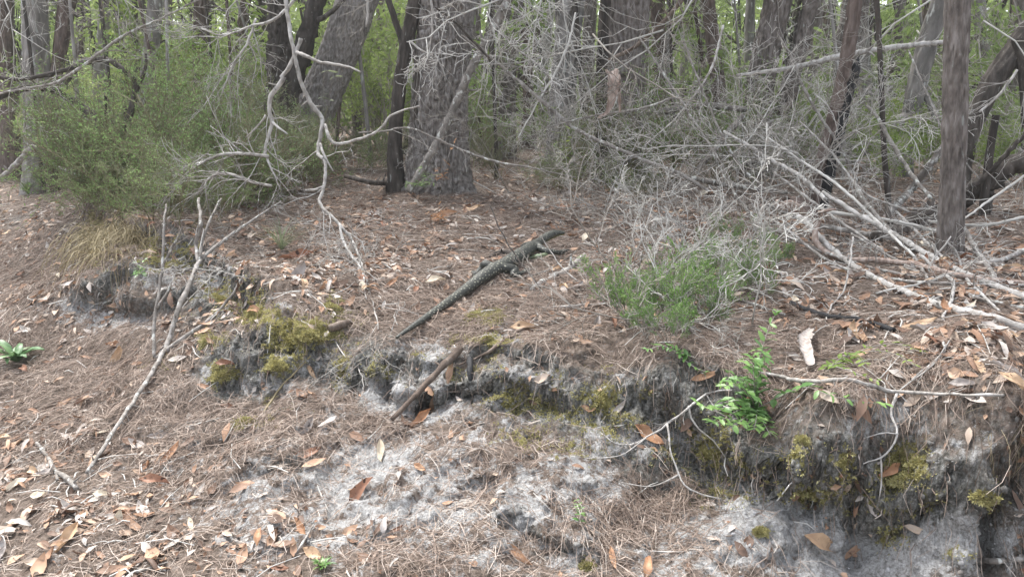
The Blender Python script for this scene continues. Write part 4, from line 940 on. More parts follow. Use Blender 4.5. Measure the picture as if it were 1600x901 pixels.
def body_tube(mb, S, sides=20, fy=.85):
    P = S[:, :3]; T = np.gradient(P, axis=0); T /= np.linalg.norm(T, axis=1)[:, None]
    Sd = np.cross(T, [0, 0, 1.0]); Sd /= np.linalg.norm(Sd, axis=1)[:, None]
    U = np.cross(Sd, T); a = np.arange(sides) * 2 * np.pi / sides
    R = S[:, 3][:, None]
    V = (P[:, None] + (R * np.cos(a))[..., None] * Sd[:, None] + (R * fy * np.sin(a))[..., None] * U[:, None]).reshape(-1, 3)
    n = len(P); i = np.arange(n - 1)[:, None] * sides; j = np.arange(sides)[None]; j2 = (j + 1) % sides
    mb.add(V, np.stack([i + j, i + j2, i + sides + j2, i + sides + j], -1).reshape(-1, 4))
    e = len(V); mb.V[-1] = np.concatenate([V, P[:1], P[-1:]]); mb.n += 2; mb.T[-1] = np.zeros(e + 2)
    jj = np.arange(sides); jn = (jj + 1) % sides; b0 = mb.n - e - 2
    mb.Ft.append(b0 + np.concatenate([np.stack([np.full(sides, e), jn, jj], -1), np.stack([np.full(sides, e + 1), (n-1)*sides + jj, (n-1)*sides + jn], -1)]))
mb = MB(); body_tube(mb, LS - np.array([*off, 0]))
def bodyframe(k):
    t = unit(LS[k+3, :3] - LS[k-3, :3]); s = unit(np.cross(t, [0, 0, 1.0])); u = np.cross(s, t)
    return LS[k, :3], t, s, u
def limb(k, side, segs, toes_dir):
    p, t, s, u = bodyframe(k)
    q = [np.concatenate([p + s * side * .02, [.03]])]
    for (a, b, h, r) in segs:
        w = p + t * a + s * side * b
        w[2] = max(drop(w[0], w[1]), float(H0(w[0], w[1]))) + h
        q.append(np.concatenate([w, [r]]))
    S = smooth_path(np.array(q), 26); S[:, :3] -= np.array(off)
    body_tube(mb, S, 12, 1.0)
    e = S[-1, :3]
    for j in range(5):
        an = toes_dir + (j - 2) * .36
        d = unit(t * math.cos(an) + s * side * math.sin(an))
        L = (.040, .055, .066, .07, .042)[j]
        f = np.array([e, e + d * L * .5 + [0, 0, .008], e + d * L - [0, 0, .002]])
        body_tube(mb, smooth_path(np.column_stack([f, [.0075, .0065, .0035]]), 8), 8, 1.0)
# positions along LS of hips and shoulders
def near_k(px, py):
    b = np.array(hit0(px, py + 6)); return int(np.argmin(np.linalg.norm(LS[:, :2] - b[:2], axis=1)))
kh, ks = near_k(777, 427), near_k(836, 394)
limb(kh, 1, [(.06, .065, .04, .030), (.07, .088, .03, .023), (.01, .10, .02, .016), (.07, .115, .012, .014), (.12, .12, .010, .012)], .1)
limb(kh, -1, [(-.02, .07, .06, .030), (-.02, .09, .045, .022), (-.08, .10, .02, .015), (-.06, .125, .012, .013)], .5)
limb(ks, 1, [(-.03, .075, .05, .024), (-.03, .125, .04, .019), (.05, .15, .022, .015), (.10, .155, .011, .013)], .1)
limb(ks, -1, [(.03, .075, .05, .024), (.04, .10, .04, .019), (.09, .115, .022, .015), (.13, .12, .011, .013)], .1)
raw = bpy.data.objects.new('raw', mb.mesh('raw', None)); COL.objects.link(raw)
md = raw.modifiers.new('r', 'REMESH'); md.mode = 'VOXEL'; md.voxel_size = .005; md.use_smooth_shade = True
dg = bpy.context.evaluated_depsgraph_get()
bm_ = bpy.data.meshes.new_from_object(raw.evaluated_get(dg)); bpy.data.objects.remove(raw)
n = len(bm_.vertices); V = np.empty(n * 3, np.float32); bm_.vertices.foreach_get('co', V); V = V.reshape(-1, 3).astype(float)
# scale pattern: rows of cream spots across body and tail
W = V + np.array(off)
ki = np.empty(n, int)
for a in range(0, n, 4000): ki[a:a+4000] = np.argmin(((W[a:a+4000, None] - LS[None, :, :3]) ** 2).sum(-1), 1)
arc = np.concatenate([[0], np.cumsum(np.linalg.norm(np.diff(LS[:, :3], axis=0), axis=1))])
T = np.gradient(LS[:, :3], axis=0); T /= np.linalg.norm(T, axis=1)[:, None]
dlt = W - LS[ki, :3]
sA = arc[ki] + (dlt * T[ki]).sum(1)
Sd = np.cross(T, [0, 0, 1.0]); Sd /= np.linalg.norm(Sd, axis=1)[:, None]; Ud = np.cross(Sd, T)
th = np.arctan2((dlt * Ud[ki]).sum(1), (dlt * Sd[ki]).sum(1))
rad = np.linalg.norm(dlt, axis=1)
gl = np.random.default_rng(4)
per = .026; row = np.floor(sA / per); fs = sA / per - row
arcw = th * np.maximum(LS[ki, 3], .012) / per + .5 * (row % 2)
cell = np.floor(arcw); fc = arcw - cell
hsh = lambda a, b, o: np.abs(np.sin(a * 12.9898 + b * 78.233 + o) * 43758.5453) % 1
cx, cy = .3 + .4 * hsh(row, cell, 0), .3 + .4 * hsh(row, cell, 2)
dist = np.hypot((fs - cx), (fc - cy))
size = (.12 + .08 * hsh(row, cell, 5)) * (hsh(row, cell, 9) > .12)
spot = 1 - sstep(size * .7, size * 1.15, dist)
far_out = rad > LS[ki, 3] * 1.25 + .01
c3 = np.floor(W / .017); f3 = W / .017 - c3
h3 = np.abs(np.sin(c3 @ [12.99, 78.23, 37.7]) * 43758.5) % 1
spot = np.where(far_out, (1 - sstep(.14, .28, np.linalg.norm(f3 - .5, axis=1))) * (h3 > .5), spot)
tail_fade = np.where(arc[ki] < arc[near_k(672, 502)], .12 + .25 * hsh(row, 0, 1), 1.0)
fs2 = np.where(arc[ki] > arc[near_k(815, 405)], .45, 1.0)
spot = spot * np.where(far_out, 1, tail_fade * fs2)
yel = sstep(arc[near_k(820, 402)], arc[near_k(845, 388)], sA) * (sstep(-.1, -.6, np.sin(th))) * (~far_out)
V += np.asarray([0, 0, 1.0]) * (.0012 * perlin(W[:, 0] * 160, W[:, 1] * 160, W[:, 2] * 160))[:, None]
bm_.vertices.foreach_set('co', V.astype(np.float32).ravel())
for nm, a in (('spot', spot), ('yel', yel)):
    bm_.attributes.new(nm, 'FLOAT', 'POINT').data.foreach_set('value', a.astype(np.float32))
lm, N, L = new_mat('lizard_skin')
out = N.new('ShaderNodeOutputMaterial'); bs = N.new('ShaderNodeBsdfPrincipled'); bs.inputs['Roughness'].default_value = .5
tc = N.new('ShaderNodeTexCoord')
sk = rmp(rng_(noi(120, 4, .6), .3, .7), [(0, (.013, .014, .012)), (.5, (.030, .032, .027)), (1, (.065, .068, .055))])
sk = mixc(mth('MULTIPLY', att('yel'), .8), sk, (.16, .16, .035))
sk = mixc(mth('MULTIPLY', att('spot'), .85), sk, (.43, .42, .33))
L.new(sk, bs.inputs['Base Color'])
vo = N.new('ShaderNodeTexVoronoi'); vo.inputs['Scale'].default_value = 220; L.new(tc.outputs['Object'], vo.inputs['Vector'])
bp = N.new('ShaderNodeBump'); bp.inputs['Strength'].default_value = .5; bp.inputs['Distance'].default_value = .003
L.new(vo.outputs['Distance'], bp.inputs['Height']); L.new(bp.outputs[0], bs.inputs['Normal']); L.new(bs.outputs[0], out.inputs['Surface'])
bm_.materials.append(lm); bm_.name = 'body'
link('body', bm_, lz)
eye_m = simple_mat('eye', [(0, (.005, .005, .005)), (1, (.02, .015, .01))], 10, rough=.1, rand=0)
for sd in (1, -1):
    p, t, s, u = bodyframe(206)
    mb = MB(); q = p + s * sd * LS[206, 3] * .82 + u * LS[206, 3] * .42 - np.array(off)
    S = np.column_stack([q + t * np.linspace(-.005, .005, 7)[:, None], .0055 * np.sqrt(np.maximum(1 - np.linspace(-1, 1, 7) ** 2, .02))])
    body_tube(mb, S, 10, 1.0); link('eye', mb.mesh('eye', eye_m), lz)

# ------------------------------------------------------------------ living plants
def bush_proto(seed, L, nch, leaf, lmat, smat, per_m, up=.08, spread=.75, lw=.4, n_stem=5, maxlev=1, r=.008, rad=.15):
    g = np.random.default_rng(seed); pl = []
    for k in range(n_stem):
        a = g.random() * 6.28
        grow(g, pl, (rad * math.cos(a) * g.random(), rad * math.sin(a) * g.random(), -.03), (math.cos(a) * .55, math.sin(a) * .55, .8), L * (.7 + .5 * g.random()), r, 3, nch, wob=.2, up=up, spread=spread, rmin=.0014)
    mb = MB(); P, D = leaves_on(pl, g, per_m, maxlev)
    leaf_quads(mb, P, D, leaf * (.6 + .8 * g.random(len(P))), leaf * lw, g, flat=.25)
    return tubes_mesh('stems', pl, smat), mb.mesh('foliage', lmat)
def plant(proto, name, label, cat, loc, sc=1.0, rz=0.0, group=None, tilt=(0, 0)):
    u, v, _ = project(np.array([list(loc)]))
    r = thing(name, label + ', ' + where(u[0], v[0] - 50), cat, tuple(loc), group)
    r.rotation_euler = (tilt[0], tilt[1], rz); r.scale = (sc, sc, sc)
    link('stems', proto[0], r); link('foliage', proto[1], r)
    return r
g = np.random.default_rng(31)
BUSH = [bush_proto(60 + k, .95, [4, 6, 6], .024, [M['bushg'], M['sage'], M['bushg']][k], M['stem'], 34, n_stem=6, lw=.40) for k in range(3)]
left_b = [(180,322,.6),(215,332,1.05),(255,334,1.1),(300,330,1.1),(345,328,1.0),(390,322,.75),(430,312,.6),(470,300,.5),(160,335,.6),(195,344,.55),(240,346,.6),(285,348,.6),(330,345,.5),(210,290,1.15),(275,290,1.25),(345,290,1.2),(150,290,1.0),(185,300,1.05),(230,305,1.15),(275,308,1.2),(320,310,1.1),(365,308,1.05),(405,302,.95),(445,292,.7),(255,270,1.3),(345,272,1.2),(440,270,.7),(480,262,.6),(520,262,.5),(555,270,.5),(175,325,.5),(225,330,.6),(285,328,.6),(335,322,.5),(135,315,.55),(380,318,.45),(470,280,.5),(590,262,.6)]
for k, (px, py, s) in enumerate(left_b):
    p = hit(px, py)[0]
    plant(BUSH[k % 3], 'leafy_bush', ('tall ' if s > 1.2 else 'low ' if s < .7 else '') + 'small leaved green left bush', 'bush', p - Vector((0, 0, .03)), s * .92, g.random() * 6, 'small leaved bushes of the left thicket')
# heath shrub with needle leaves
def heath(seed, L=.36):
    g = np.random.default_rng(seed); pl = []
    for k in range(7):
        a = g.random() * 6.28
        grow(g, pl, (.05 * math.cos(a), .05 * math.sin(a), -.02), (math.cos(a) * .6, math.sin(a) * .6, 1.0), L * (.6 + .7 * g.random()), .005, 2, [6, 7], wob=.12, up=.07, spread=.6, ratio=.5, rmin=.0012)
    mb = MB(); P, D = leaves_on(pl, g, 150, 1, .25, .7)
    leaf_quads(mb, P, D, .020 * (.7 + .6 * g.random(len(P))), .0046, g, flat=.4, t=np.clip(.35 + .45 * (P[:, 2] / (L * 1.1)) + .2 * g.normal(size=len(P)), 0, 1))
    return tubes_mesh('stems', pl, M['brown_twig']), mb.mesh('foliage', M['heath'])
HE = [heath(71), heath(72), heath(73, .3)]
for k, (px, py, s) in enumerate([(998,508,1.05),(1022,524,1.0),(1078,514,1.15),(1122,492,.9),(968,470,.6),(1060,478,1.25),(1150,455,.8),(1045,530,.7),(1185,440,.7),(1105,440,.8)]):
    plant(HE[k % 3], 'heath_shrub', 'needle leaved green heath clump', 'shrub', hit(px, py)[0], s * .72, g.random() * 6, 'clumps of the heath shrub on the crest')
for k, (px, py, s) in enumerate([(1190,430,.7),(1165,400,.7),(1215,410,.6),(1140,375,.6),(1190,460,.6),(1105,395,.6),(900,300,.9),(870,300,.8),(930,290,.9),(960,310,.8),(990,320,.7),(845,290,.7),(1010,300,.8)]):
    nm = 'sparse light green shrub' if px > 1050 else 'low light green shrub in dead twigs'
    plant(HE[k % 3] if px > 1050 else BUSH[k % 3], 'low_shrub', nm, 'shrub', hit(px, py)[0], s * (.7 if px > 1050 else .38), g.random() * 6, 'shrubs beside the heath' if px > 1050 else 'shrubs at the tangle foot', (0, 0))
for k in range(15):
    px, py = 950 + 250 * g.random(), 440 + 85 * g.random()
    spray(px, py, None, SMALL[k % 3], (g.normal() * .6, -.2 + .4 * g.normal(), .8), .7 + .6 * g.random(), 'brittle grey dead twig sticking up', 'dead twigs in the heath shrub', 'dead_twig', 'twig')
# broad leaved understorey
BROAD = [bush_proto(80 + k, 1.1, [4, 5, 5], .075, M[m], M['brown_twig'], 22, n_stem=4, lw=.34, spread=.8) for k, m in enumerate(['far', 'bright', 'far', 'lime'])]
ub = [(1330,290,8,.8),(1360,280,8.5,.8),(1395,300,7.6,.7),(1340,250,9.5,1.0),(1450,280,8.5,.8),(1550,300,8,.6),(1580,310,7.5,.5),(1530,270,9,.9),(1590,260,9.5,1),(1425,270,10,.9),(1300,260,10,.9)]
for k, (px, py, Y, s) in enumerate(ub):
    p = at(px, py, Y); p.z = drop(p.x, p.y) - .02
    plant(BROAD[3 if k < 7 else 0], 'understorey_bush', 'broad leaved green bush among trunks', 'bush', p, s * .75, g.random() * 6, 'broad leaved bushes at right')
for k in range(70):
    px = -120 + 1800 * g.random(); Y = 10.5 + 9 * g.random()
    if 780 < px < 1250 and g.random() < .45: continue
    x = (px - 800) / F * Y; z = float(H0(x, Y))
    br = 130 < px < 720
    plant(BROAD[1 if br and k % 3 else (3 if br else (2 * (k % 2)))], 'understorey_bush', 'bright yellow green bush between trunks' if br else 'dull green bush deep among trunks', 'bush', (x, Y, z - .03), (1.5 if br else 1.25) * (.7 + .8 * g.random()), g.random() * 6, 'bright bushes behind the left trunks' if br else 'dull bushes deep in the forest')
for k in range(16):
    px = 740 + 540 * (k + g.random()) / 16; Y = 7.6 + 2.6 * g.random(); x = (px - 800) / F * Y
    plant(BUSH[k % 3], 'tangle_bush', 'thin grey green bush among dead twigs', 'bush', (x, Y, drop(x, Y)), .5 + .5 * g.random(), g.random() * 6, 'thin bushes in the twig tangle')
# tall far foliage: young trees whose leaves close the view
def fol_tree(seed, mat, H=6.5, R=1.7, ll=.11):
    g = np.random.default_rng(seed); mb = MB(); pl = []
    grow(g, pl, (0, 0, -.1), (.03, .02, 1), H, .06, 2, [16, 5], wob=.05, ratio=.26, spread=1.0, npts=9, rmin=.005, tmin=.06)
    P, D = leaves_on(pl, g, 16, 1)
    P = np.repeat(P, 2, 0) + g.normal(size=(2 * len(P), 3)) * .18; D = np.repeat(D, 2, 0) + g.normal(size=P.shape) * .5 + [0, 0, -.4]
    leaf_quads(mb, P, D, ll * (.6 + .8 * g.random(len(P))), ll * .3, g)
    return tubes_mesh('trunk', pl, M['dark_bark']), mb.mesh('crown', mat)
FT = [fol_tree(90, M['far']), fol_tree(91, M['bright']), fol_tree(92, M['far'], 7.5), fol_tree(93, M['sage'])]
for k in range(95):
    px = -250 + 2100 * (k + g.random()) / 95; Y = 12.5 + 15 * g.random()
    x = (px - 800) / F * Y; z = float(H0(x, Y))
    br = 140 < px < 720
    pr = FT[1 if br and k % 4 else (3 if 760 < px < 1300 and k % 2 else 2 * (k % 2))]
    r = thing('young_tree', ('leafy bright young tree, ' if br else 'leafy dull young tree, ') + where(px, 100), 'tree', (x, Y, z), 'bright young trees' if br else 'dull young trees')
    r.rotation_euler = (0, 0, g.random() * 6); s = .8 + .5 * g.random(); r.scale = (s, s, s)
    link('trunk', pr[0], r); link('crown', pr[1], r)
# far wood that closes the view
mb = MB()
for (y0, y1, n, ll, hh) in ((24, 38, 60000, .34, 11), (38, 64, 45000, .8, 18)):
    Y = y0 + (y1 - y0) * g.random(n); X = (g.random(n) * 2 - 1) * Y * 1.05
    Z = H0(X, Y) + hh * g.random(n) ** 1.1
    cl = perlin(X * .3, Y * .3, Z * .4)
    k = cl > -.8
    P = np.stack([X, Y, Z], 1)[k]
    leaf_quads(mb, P, g.normal(size=P.shape) + [0, 0, -.4], ll * (.6 + .8 * g.random(len(P))), ll * .45, g, t=np.clip(.5 + .5 * cl[k] + .25 * g.normal(size=len(P)), 0, 1))
link('far_wood', mb.mesh('far_wood', M['bright']), None, 'stuff')

# seedlings, ferns, tufts in the foreground
def leaf_mesh_shape(L, W, nu=6, nv=4, bend=0.0, cup=.25, twist=0.0, fold=.0, sharp=.85, seed=0):
    """one leaf: nu x nv sheet, rounded outline, bent and cupped"""
    g = np.random.default_rng(seed)
    t = np.linspace(0, 1, nu + 1); v = np.linspace(-1, 1, nv + 1)
    w = W * .5 * np.maximum(np.sin(np.pi * t ** sharp), .03) ** .8 * (1 + .10 * g.normal(size=nu + 1))
    ang = bend * (t - .3) * 1.6
    x = np.concatenate([[0], np.cumsum(np.cos((ang[1:] + ang[:-1]) / 2)) * L / nu]); z = np.concatenate([[0], np.cumsum(np.sin((ang[1:] + ang[:-1]) / 2)) * L / nu])
    Tt, Vv = np.meshgrid(t, v, indexing='ij')
    yy = Vv * w[:, None]
    zz = cup * (np.abs(Vv) ** 1.6) * w[:, None] + .30 * W * perlin(Tt * 3 + seed, Vv * 1.5)
    tw = twist * (t - .5)[:, None]
    Y = yy * np.cos(tw) - zz * np.sin(tw); Z = yy * np.sin(tw) + zz * np.cos(tw)
    X = x[:, None] - Z * np.sin(ang)[:, None] - L * .45
    Zo = z[:, None] + Z * np.cos(ang)[:, None]
    V = np.stack([X, Y, Zo], -1).reshape(-1, 3)
    V[:, 2] -= V[:, 2].min()
    i = np.arange(nu)[:, None] * (nv + 1); j = np.arange(nv)[None]
    return V, np.stack([i + j, i + nv + 1 + j, i + nv + 2 + j, i + j + 1], -1).reshape(-1, 4)
def basis(x, n):
    n = unit(np.array(n)); x = unit(np.array(x) - n * (np.array(x) @ n)); return np.stack([x, np.cross(n, x), n], 0)
def pinnate(root, pl_pts, mat, leafL, n, g, smat, taper=True, wf=.4):
    """an arching stem with paired leaves; each leaf is a mesh part"""
    S = smooth_path(np.array([list(p) for p in pl_pts]), 24) - np.array(root.location)
    mb = MB(); add_tube(mb, S, np.linspace(.0028, .0012, 24), 5, .5)
    link('stem', mb.mesh('stem', smat), root)
    for k in range(n):
        t = .15 + .85 * k / (n - 1); i = min(int(t * 23), 22)
        d = unit(S[i+1] - S[i]); sd = unit(np.cross(d, [0, 0, 1.0]) + .2 * g.normal(size=3))
        for s in (1, -1):
            LL = leafL * (.75 + .5 * g.random()) * (1 - .45 * t if taper else 1)
            V, Q = leaf_mesh_shape(LL, LL * wf, 4, 2, -.5 * g.random(), .25, 0, seed=k)
            V[:, 0] += LL * .45
            dd = unit(sd * s + d * .55 + np.array([0, 0, -.25 + .3 * g.random()]))
            B = basis(dd, unit(np.cross(dd, np.cross([0, 0, 1.0], dd)) + .25 * g.normal(size=3)))
            mb = MB(); mb.add(V @ B + S[i], Q, None, np.clip(.25 + .6 * t + .15 * g.normal(), 0, 1))
            link('leaf', mb.mesh('leaf', mat), root)
def seedling(name, label, base, stems, leafL, n, mat='seed', cat='plant', wf=.4):
    g = np.random.default_rng(int(base[0]))
    p = hit(*base)[0]
    root = thing(name, label, cat, tuple(p))
    for st in stems:
        pts = [p + Vector((0, 0, .005))] + [Vector(place(q, .05)) for q in st]
        pinnate(root, pts, M[mat], leafL, n, g, M['brown_twig'], wf=wf)
    return root
seedling('seedling', 'broad leaved green seedling with arching stems on the lip of the hollow', (1180,640),
  [[(1180,600,2.95),(1188,555,2.97),(1200,515,3.0),(1216,482,3.02)], [(1178,590,2.9),(1174,560,2.86),(1158,568,2.78)], [(1182,600,2.92),(1195,560,2.9),(1180,545,2.8)], [(1150,625,2.85),(1120,642,2.76),(1085,628,2.7)], [(1155,640,2.85),(1130,655,2.75),(1110,662,2.7)], [(1190,655,2.8),(1204,680,2.72)], [(1182,650,2.8),(1178,672,2.72)], [(1215,622,2.9),(1270,618,2.88),(1320,626,2.85),(1368,640,2.82)], [(1160,655,2.78),(1142,668,2.7)], [(1165,600,2.9),(1142,588,2.82),(1135,600,2.78)], [(1172,620,2.85),(1150,600,2.78),(1128,606,2.72)]], .064, 11)
seedling('seedling', 'small seedling with yellow green tips below the heath shrub', (1085,560), [[(1060,548,3.2),(1035,540,3.15),(1008,548,3.1)], [(1075,555,3.2),(1080,570,3.1),(1105,582,3.05)], [(1065,545,3.25),(1045,538,3.15)]], .045, 8, 'seed')
seedling('seedling', 'yellow green trailing seedling on the litter at right', (1285,588), [[(1310,576,3.0),(1330,574,2.98),(1352,588,2.95)], [(1330,572,3.05),(1390,566,3.05),(1445,586,2.95)], [(1345,568,3.05),(1400,556,3.1),(1448,568,3.05)], [(1300,590,3.0),(1330,600,2.95),(1360,606,2.9)]], .045, 9, 'lime')
seedling('seedling', 'bright green little seedling beside the hanging dry grass', (216,432), [[(222,415,4.7),(228,402,4.65)], [(215,420,4.6),(212,405,4.6)], [(222,425,4.6),(226,415,4.5)]], .045, 6, 'seed')
seedling('seedling', 'tiny green seedling low on the bank face', (903,822), [[(903,808,2.8),(906,798,2.78)], [(898,815,2.78),(895,805,2.76)]], .026, 5, 'seed')
seedling('fern', 'small green fern at the foot of the leaning pole', (645,296), [[(655,285,6.6),(668,276,6.5),(690,272,6.4)], [(640,285,6.5),(628,290,6.4)], [(670,285,6.5),(685,290,6.4)]], .075, 12, 'fern', 'fern', .22)
seedling('fern', 'pale green fern frond in front of the big flaky trunk', (672,290), [[(665,270,6.5),(656,262,6.4),(650,268,6.3)]], .07, 12, 'fern', 'fern', .22)
seedling('fern', 'rusty dead fern leaning on the right of the big flaky trunk', (690,290), [[(695,265,6.5),(702,240,6.5),(716,208,6.5)], [(685,270,6.4),(680,262,6.4)]], .07, 11, 'dead_fern', 'fern', .25)
seedling('fern', 'dead orange fern lying on the litter above the lizard', (690,345), [[(680,338,5.9),(668,332,5.9)], [(690,335,5.9),(685,318,5.9)]], .06, 10, 'dead_fern', 'fern', .25)
seedling('seedling', 'light green leaves climbing the diagonal grey branch', (880,262), [[(872,220,6.4),(866,175,6.4),(860,135,6.4)], [(885,215,6.3),(895,200,6.3)]], .08, 9, 'lime', 'plant', .4)
seedling('seedling', 'pale leafed twig before the thick leaning tree', (512,190), [[(515,150,6.5),(525,128,6.4),(540,132,6.4)], [(505,140,6.5),(518,120,6.4)]], .11, 6, 'sage', 'plant', .35)
def strap_plant(label, px, py, n, L, W, mat, lean, spread=1.0, name='strap_plant', cat='plant', droop=1.0, parts=True):
    p, nn = hit(px, py); g = np.random.default_rng(px * 7 + py)
    root = thing(name, label, cat, tuple(p)); allb = MB()
    for k in range(n):
        a = 6.283 * (k + g.random() * .6) / n
        d = unit(np.array([math.cos(a) * spread, math.sin(a) * spread, .75]) + np.array(lean))
        V, Q = leaf_mesh_shape(L * (.7 + .6 * g.random()), W * (.7 + .5 * g.random()), 6, 2, -droop * (.5 + .8 * g.random()), .3, .4 * g.normal(), seed=k)
        V[:, 0] -= V[:, 0].min(); V[:, 2] -= V[0, 2]
        B = basis(d, unit(np.array([0, 0, 1.0]) - d * d[2] + .1 * g.normal(size=3)))
        if parts: mb = MB()
        else: mb = allb
        mb.add(V @ B, Q, None, g.random())
        if parts: link('leaf', mb.mesh('leaf', M[mat]), root)
    if not parts: link('blades', allb.mesh('blades', M[mat]), root, 'stuff')
    return root
strap_plant('rosette of broad bluish green leaves at the left edge of the slope', 26, 566, 16, .19, .045, 'strap', (0, -.2, .1))
strap_plant('tiny green tuft at the bottom of the bank face', 505, 888, 22, .05, .007, 'seed', (0, 0, .2), name='grass_tuft', cat='grass tuft', parts=False)
def hanging_grass(label, px, py, n, L, lean, wid=.0035, mat='straw', gravity=1.0, rad=.04, name='dry_grass'):
    """a tuft whose blades arch out and hang"""
    p, nn = hit(px, py); g = np.random.default_rng(px * 3 + py)
    root = thing(name, label, 'grass tuft', tuple(p)); mb = MB()
    for k in range(n):
        d = unit(np.array(lean) + .55 * g.normal(size=3)); q = np.array([g.normal() * rad * 1.6, g.normal() * rad * .5, 0.0])
        LL = L * (.45 + .75 * g.random()); P = [q.copy()]
        for s_ in range(6):
            q = q + d * LL / 6; P.append(q.copy()); d = unit(d + np.array([0, 0, -.38 * gravity]) + .17 * g.normal(size=3))
        P = np.array(P); sd = unit(np.cross(d, g.normal(size=3))) * wid * (.5 + .7 * g.random())
        wt = np.linspace(1, .25, 7)[:, None]
        V = np.stack([P - sd * wt, P + sd * wt], 1).reshape(-1, 3); i = np.arange(6)[:, None] * 2
        mb.add(V, i + [[0, 1, 3, 2]], None, g.random())
    link('blades', mb.mesh('blades', M[mat]), root, 'stuff')
    return root
for k, (px, py) in enumerate([(168,362),(190,358),(212,362),(200,384),(158,380),(228,376),(180,396)]):
    hanging_grass('%s dry straw grass hanging over the hollow at left' % ['leftmost upper tuft of', 'middle upper tuft of', 'right hand upper tuft of', 'lowest tuft of', 'outermost left tuft of', 'rightmost tuft of', 'lower left tuft of'][k], px, py, 230, .56, (.1, -.75, .1), gravity=1.5, rad=.06)
strap_plant('green grass tuft at the foot of the far left trunk', 72, 300, 160, .35, .008, 'green', (0, 0, .4), .6, 'grass_tuft', 'grass tuft', .6, False)
strap_plant('fine pale green grass beside the hanging white branch', 440, 392, 60, .22, .004, 'sage', (.2, -.2, .3), .8, 'grass_tuft', 'grass tuft', .6, False)
hanging_grass('curl of dry pale grass on the bank top at the right edge', 1590, 672, 60, .26, (-.9, -.5, .35), .0014)
strap_plant('fine green grass on the slope crest at the far left', 45, 305, 120, .2, .006, 'green', (0, 0, .4), .6, 'grass_tuft', 'grass tuft', .5, False)
# ------------------------------------------------------------------ fallen leaves
LV = [leaf_mesh_shape(1.0, w, 6, 4, b, c, tw, seed=60 + k, sharp=sh) for k, (w, b, c, tw, sh) in enumerate(
    [(.40, .5, .5, .3, .85), (.34, -.6, .6, -.4, .9), (.46, .9, .35, .6, .8), (.30, .25, .9, .8, .95), (.44, -1.0, .5, .2, .85), (.38, 1.3, .6, -.7, .9), (.26, .4, .7, 1.1, 1.0), (.5, .3, .3, -.5, .8)])]
LME = {}
def leaf_me(k, c):
    if (k, c) not in LME:
        V, Q = LV[k]; LME[(k, c)] = np_mesh('dry_leaf', V * .1, [Q], M['leaf_' + c], {'tint': np.zeros(len(V))})
    return LME[(k, c)]
lc = 0
def lay_leaf(p, n, xdir, L, c, label, group=None, k=None, tilt=.25, lift=.004, name='fallen_leaf', cat='leaf'):
    global lc
    lc += 1
    g = np.random.default_rng(4000 + lc)
    n = unit(np.array(n) + tilt * g.normal(size=3))
    B = basis(xdir, n)
    o = bpy.data.objects.new(name, leaf_me(lc % 8 if k is None else k, c)); COL.objects.link(o)
    s = L / .1
    m = Matrix(((*B[:, 0], 0), (*B[:, 1], 0), (*B[:, 2], 0), (0, 0, 0, 1)))
    o.matrix_world = Matrix.Translation(Vector(p) + Vector(n) * lift) @ Matrix(((B[0,0], B[1,0], B[2,0], 0), (B[0,1], B[1,1], B[2,1], 0), (B[0,2], B[1,2], B[2,2], 0), (0, 0, 0, 1))) @ Matrix.Scale(s, 4)
    tag(o, label, cat, group)
    return o
